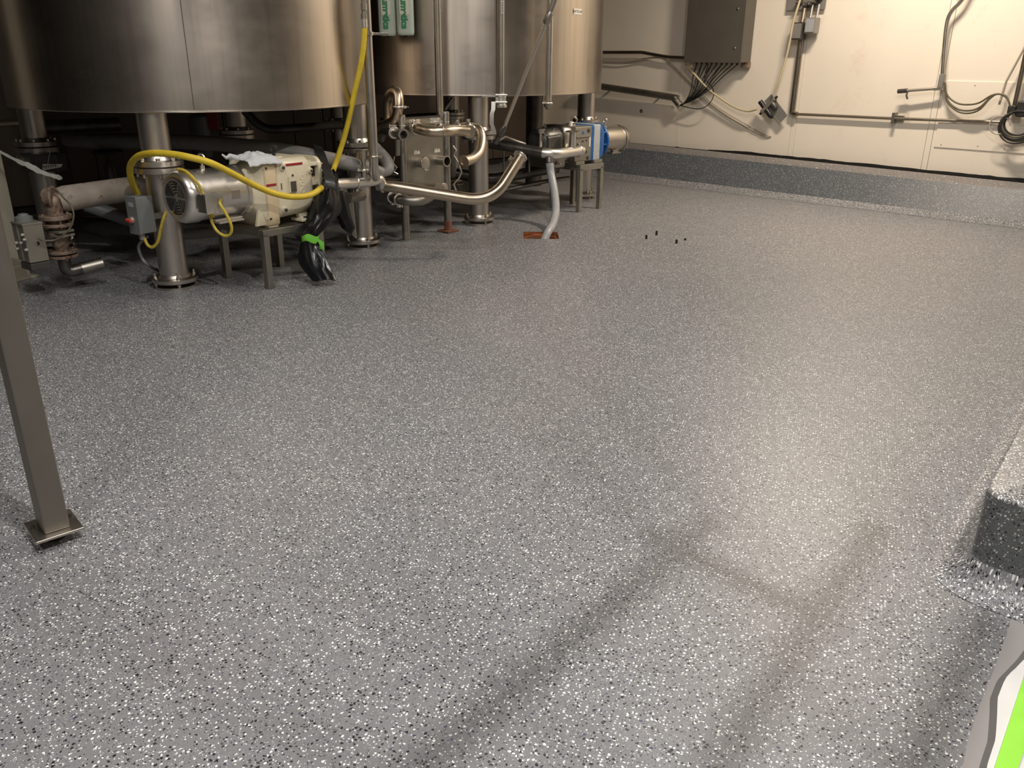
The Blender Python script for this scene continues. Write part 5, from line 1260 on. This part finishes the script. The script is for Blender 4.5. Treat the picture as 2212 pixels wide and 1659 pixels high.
# conduit down and across
cd_ = thing('wall_conduit', 'steel conduit from the grey boxes down and across the cream wall', 'conduit', wl(1711, 246, 0.05))
q0 = wl(1736, 70, 0.045); q1 = wl(1711, 244, 0.045)
MB().tube([V((q1.x, q1.y, q0.z)), V((q1.x, q1.y, q1.z))], pm(6, q1), 14).build('vertical_pipe', M_wallpipe, cd_)
MB().tube(fillet([V((q1.x, q1.y, q1.z+0.02)), q1, wl(1722, 247, 0.06)], 0.04), pm(5, q1), 12).build('elbow', M_wallpipe, cd_)
hz_ = [wl(1712, 246, 0.045), wl(1930, 256, 0.045), wl(2168, 264, 0.045)]
MB().tube(hz_, pm(3.1, hz_[1]), 12).build('horizontal_pipe', M_wallpipe, cd_)
c_ = wl(1932, 255, 0.04)
cl_ = MB().box(c_, 0.035, 0.09, 0.12, WD, WN).build('pipe_clamp', M_dull, cd_, bevel=0.003)
MB().box(wl(1940, 256, 0.02), 0.13, 0.035, 0.07, WD, WN).build('clamp_plate', M_dull, cd_, bevel=0.003)
# right hand pipe, branch and cables
rp_ = thing('bent_pipe', 'steel pipe curving in from the top right down to a small branch valve', 'pipe', wl(2034, 190, 0.1))
pp_ = [wl(2100, -40, 0.10), wl(2078, 0, 0.10), wl(2056, 24, 0.10), wl(2046, 48, 0.10), wl(2040, 100, 0.10), wl(2036, 160, 0.10)]
MB().tube(smoothpath(pp_, 6), pm(4.2, pp_[3]), 14).build('pipe', M_pipe, rp_)
MB().box(wl(2034, 175, 0.10), 0.055, 0.055, 0.14, WD, WN).build('tee_box', M_grplate, rp_, bevel=0.004)
MB().box(wl(2034, 175, 0.045), 0.03, 0.085, 0.03, WD, WN).build('standoff', M_dull, rp_)
e0, e1_ = wl(2036, 190, 0.10), wl(1944, 197, 0.12)
MB().tube([e0, e1_], pm(3.4, e0), 12).build('branch_pipe', M_pipe, rp_)
MB().cyl(e0, e0.lerp(e1_, 0.2), pm(4.5, e0)).build('collar', M_pipe, rp_)
MB().cyl(e0.lerp(e1_, 0.82), e0.lerp(e1_, 1.05), pm(4.8, e0)).build('end_valve', M_darkpipe, rp_)
q = e0.lerp(e1_, 0.80)
MB().tube([q, q-UP*0.05+WN*0.03, q-UP*0.09+WN*0.03+WD*0.02], 0.010, 8).build('lever', M_dark, rp_)
for j, (dy, lab) in enumerate(((0, 'highest of the sagging olive cables between the branch valve and the coil'), (12, 'middle one of the sagging olive cables between the branch valve and the coil'), (17, 'lowest of the sagging olive cables between the branch valve and the coil'))):
    walltube('sagging_cable', lab, 'cable', [(2041, 178+j*4, 0.10), (2046, 205+dy*0.8, 0.10), (2066, 222+dy*1.0, 0.11), (2090, 226+dy*1.1, 0.12), (2115, 222+dy*0.9, 0.13), (2138, 208+dy*0.3, 0.14), (2155, 203, 0.15), (2172, 207+j, 0.15), (2180, 222, 0.16), (2184, 245, 0.16)], 1.9, M_cable, sm=True)
# coil of cable on a hook, pipe at the right edge
co = thing('cable_coil', 'coil of dark olive cable hanging at the right edge of the cream wall', 'cable coil', wl(2198, 270, 0.1))
cc_ = wl(2200, 266, 0.16)
for k in range(5):
    R_ = 0.125+0.011*k
    m = MB(); pts = []
    for j in range(33):
        a = 2*math.pi*j/32
        pts.append(cc_+WD*math.cos(a)*R_*(1.05)+UP*(math.sin(a)*R_*0.95-0.01*k)+WN*(0.012*math.sin(a*2+k)+0.014*(k % 3)))
    m.tube(pts, 0.010, 8).build('loop', M_cable if k % 2 else M_dark, co)
pts = [cc_+WD*math.cos(a)*0.10+UP*(math.sin(a)*0.09-0.03)-WD*0.17+WN*0.01 for a in [2*math.pi*j/20*0.9 for j in range(21)]]
MB().tube(pts, 0.008, 8).build('stray_loop', M_greytan, co)
MB().box(cc_+UP*0.14-WN*0.02, 0.10, 0.08, 0.16, WD, WN).build('tie', M_dark, co, bevel=0.02)
MB().cyl(cc_-WN*0.16+UP*0.16, cc_+UP*0.16, 0.015).build('hook', M_dull, co)
MB().tube(smoothpath([cc_+UP*0.12+WD*-0.02, cc_+UP*0.20+WD*0.02, cc_+UP*0.24+WD*0.10, cc_+UP*0.22+WD*0.3], 5), 0.012, 8).build('tail', M_greytan, co)
pe = thing('edge_pipe', 'grey steel pipe with tied cables at the far right edge of the wall', 'pipe', wl(2190, 235, 0.08))
q1 = wl(2191, 232, 0.09)
MB().tube([q1+UP*1.6, q1], pm(5, q1), 14).build('pipe', M_wallpipe, pe)
MB().box(q1+UP*0.66, 0.06, 0.07, 0.10, WD, WN).build('cable_tie', M_dark, pe, bevel=0.01)
MB().tube([q1+UP*0.60-WD*0.02, q1+UP*0.25-WD*0.13, q1+UP*0.02-WD*0.15], 0.012, 8).build('tied_cable', M_greytan, pe)
MB().box(q1-UP*0.02, 0.08, 0.16, 0.08, WD, WN).build('elbow_box', M_dark, pe, bevel=0.01)
for q in pe.children: pass
# bars added out of view overhead to cast shadow bands on the near floor
LP = V((LAMPS[2][0]))
def shade(x, y, z): S = on(x, y); return LP+(S-LP)*((LP.z-z)/LP.z)
rk = thing('shadow_bars', 'unseen bars added under the ceiling to shade the near right floor', 'shadow bars', V((0.9, 1.2, 2.6)))
zr_ = 2.3
bars = [((860, 1700), (1540, 1120)), ((1480, 1760), (1900, 1130)), ((1960, 1700), (2130, 1330)), ((1400, 1150), (1800, 1350))]
for (p0_, p1_) in bars:
    a, b = shade(*p0_, zr_), shade(*p1_, zr_)
    MB().tube([a, b], 0.028, 12).build('bar', M_dull, rk)
    for q in (a, b): MB().cyl(q, V((q.x, q.y, CEIL)), 0.006, n=6).build('hanger', M_dark, rk)
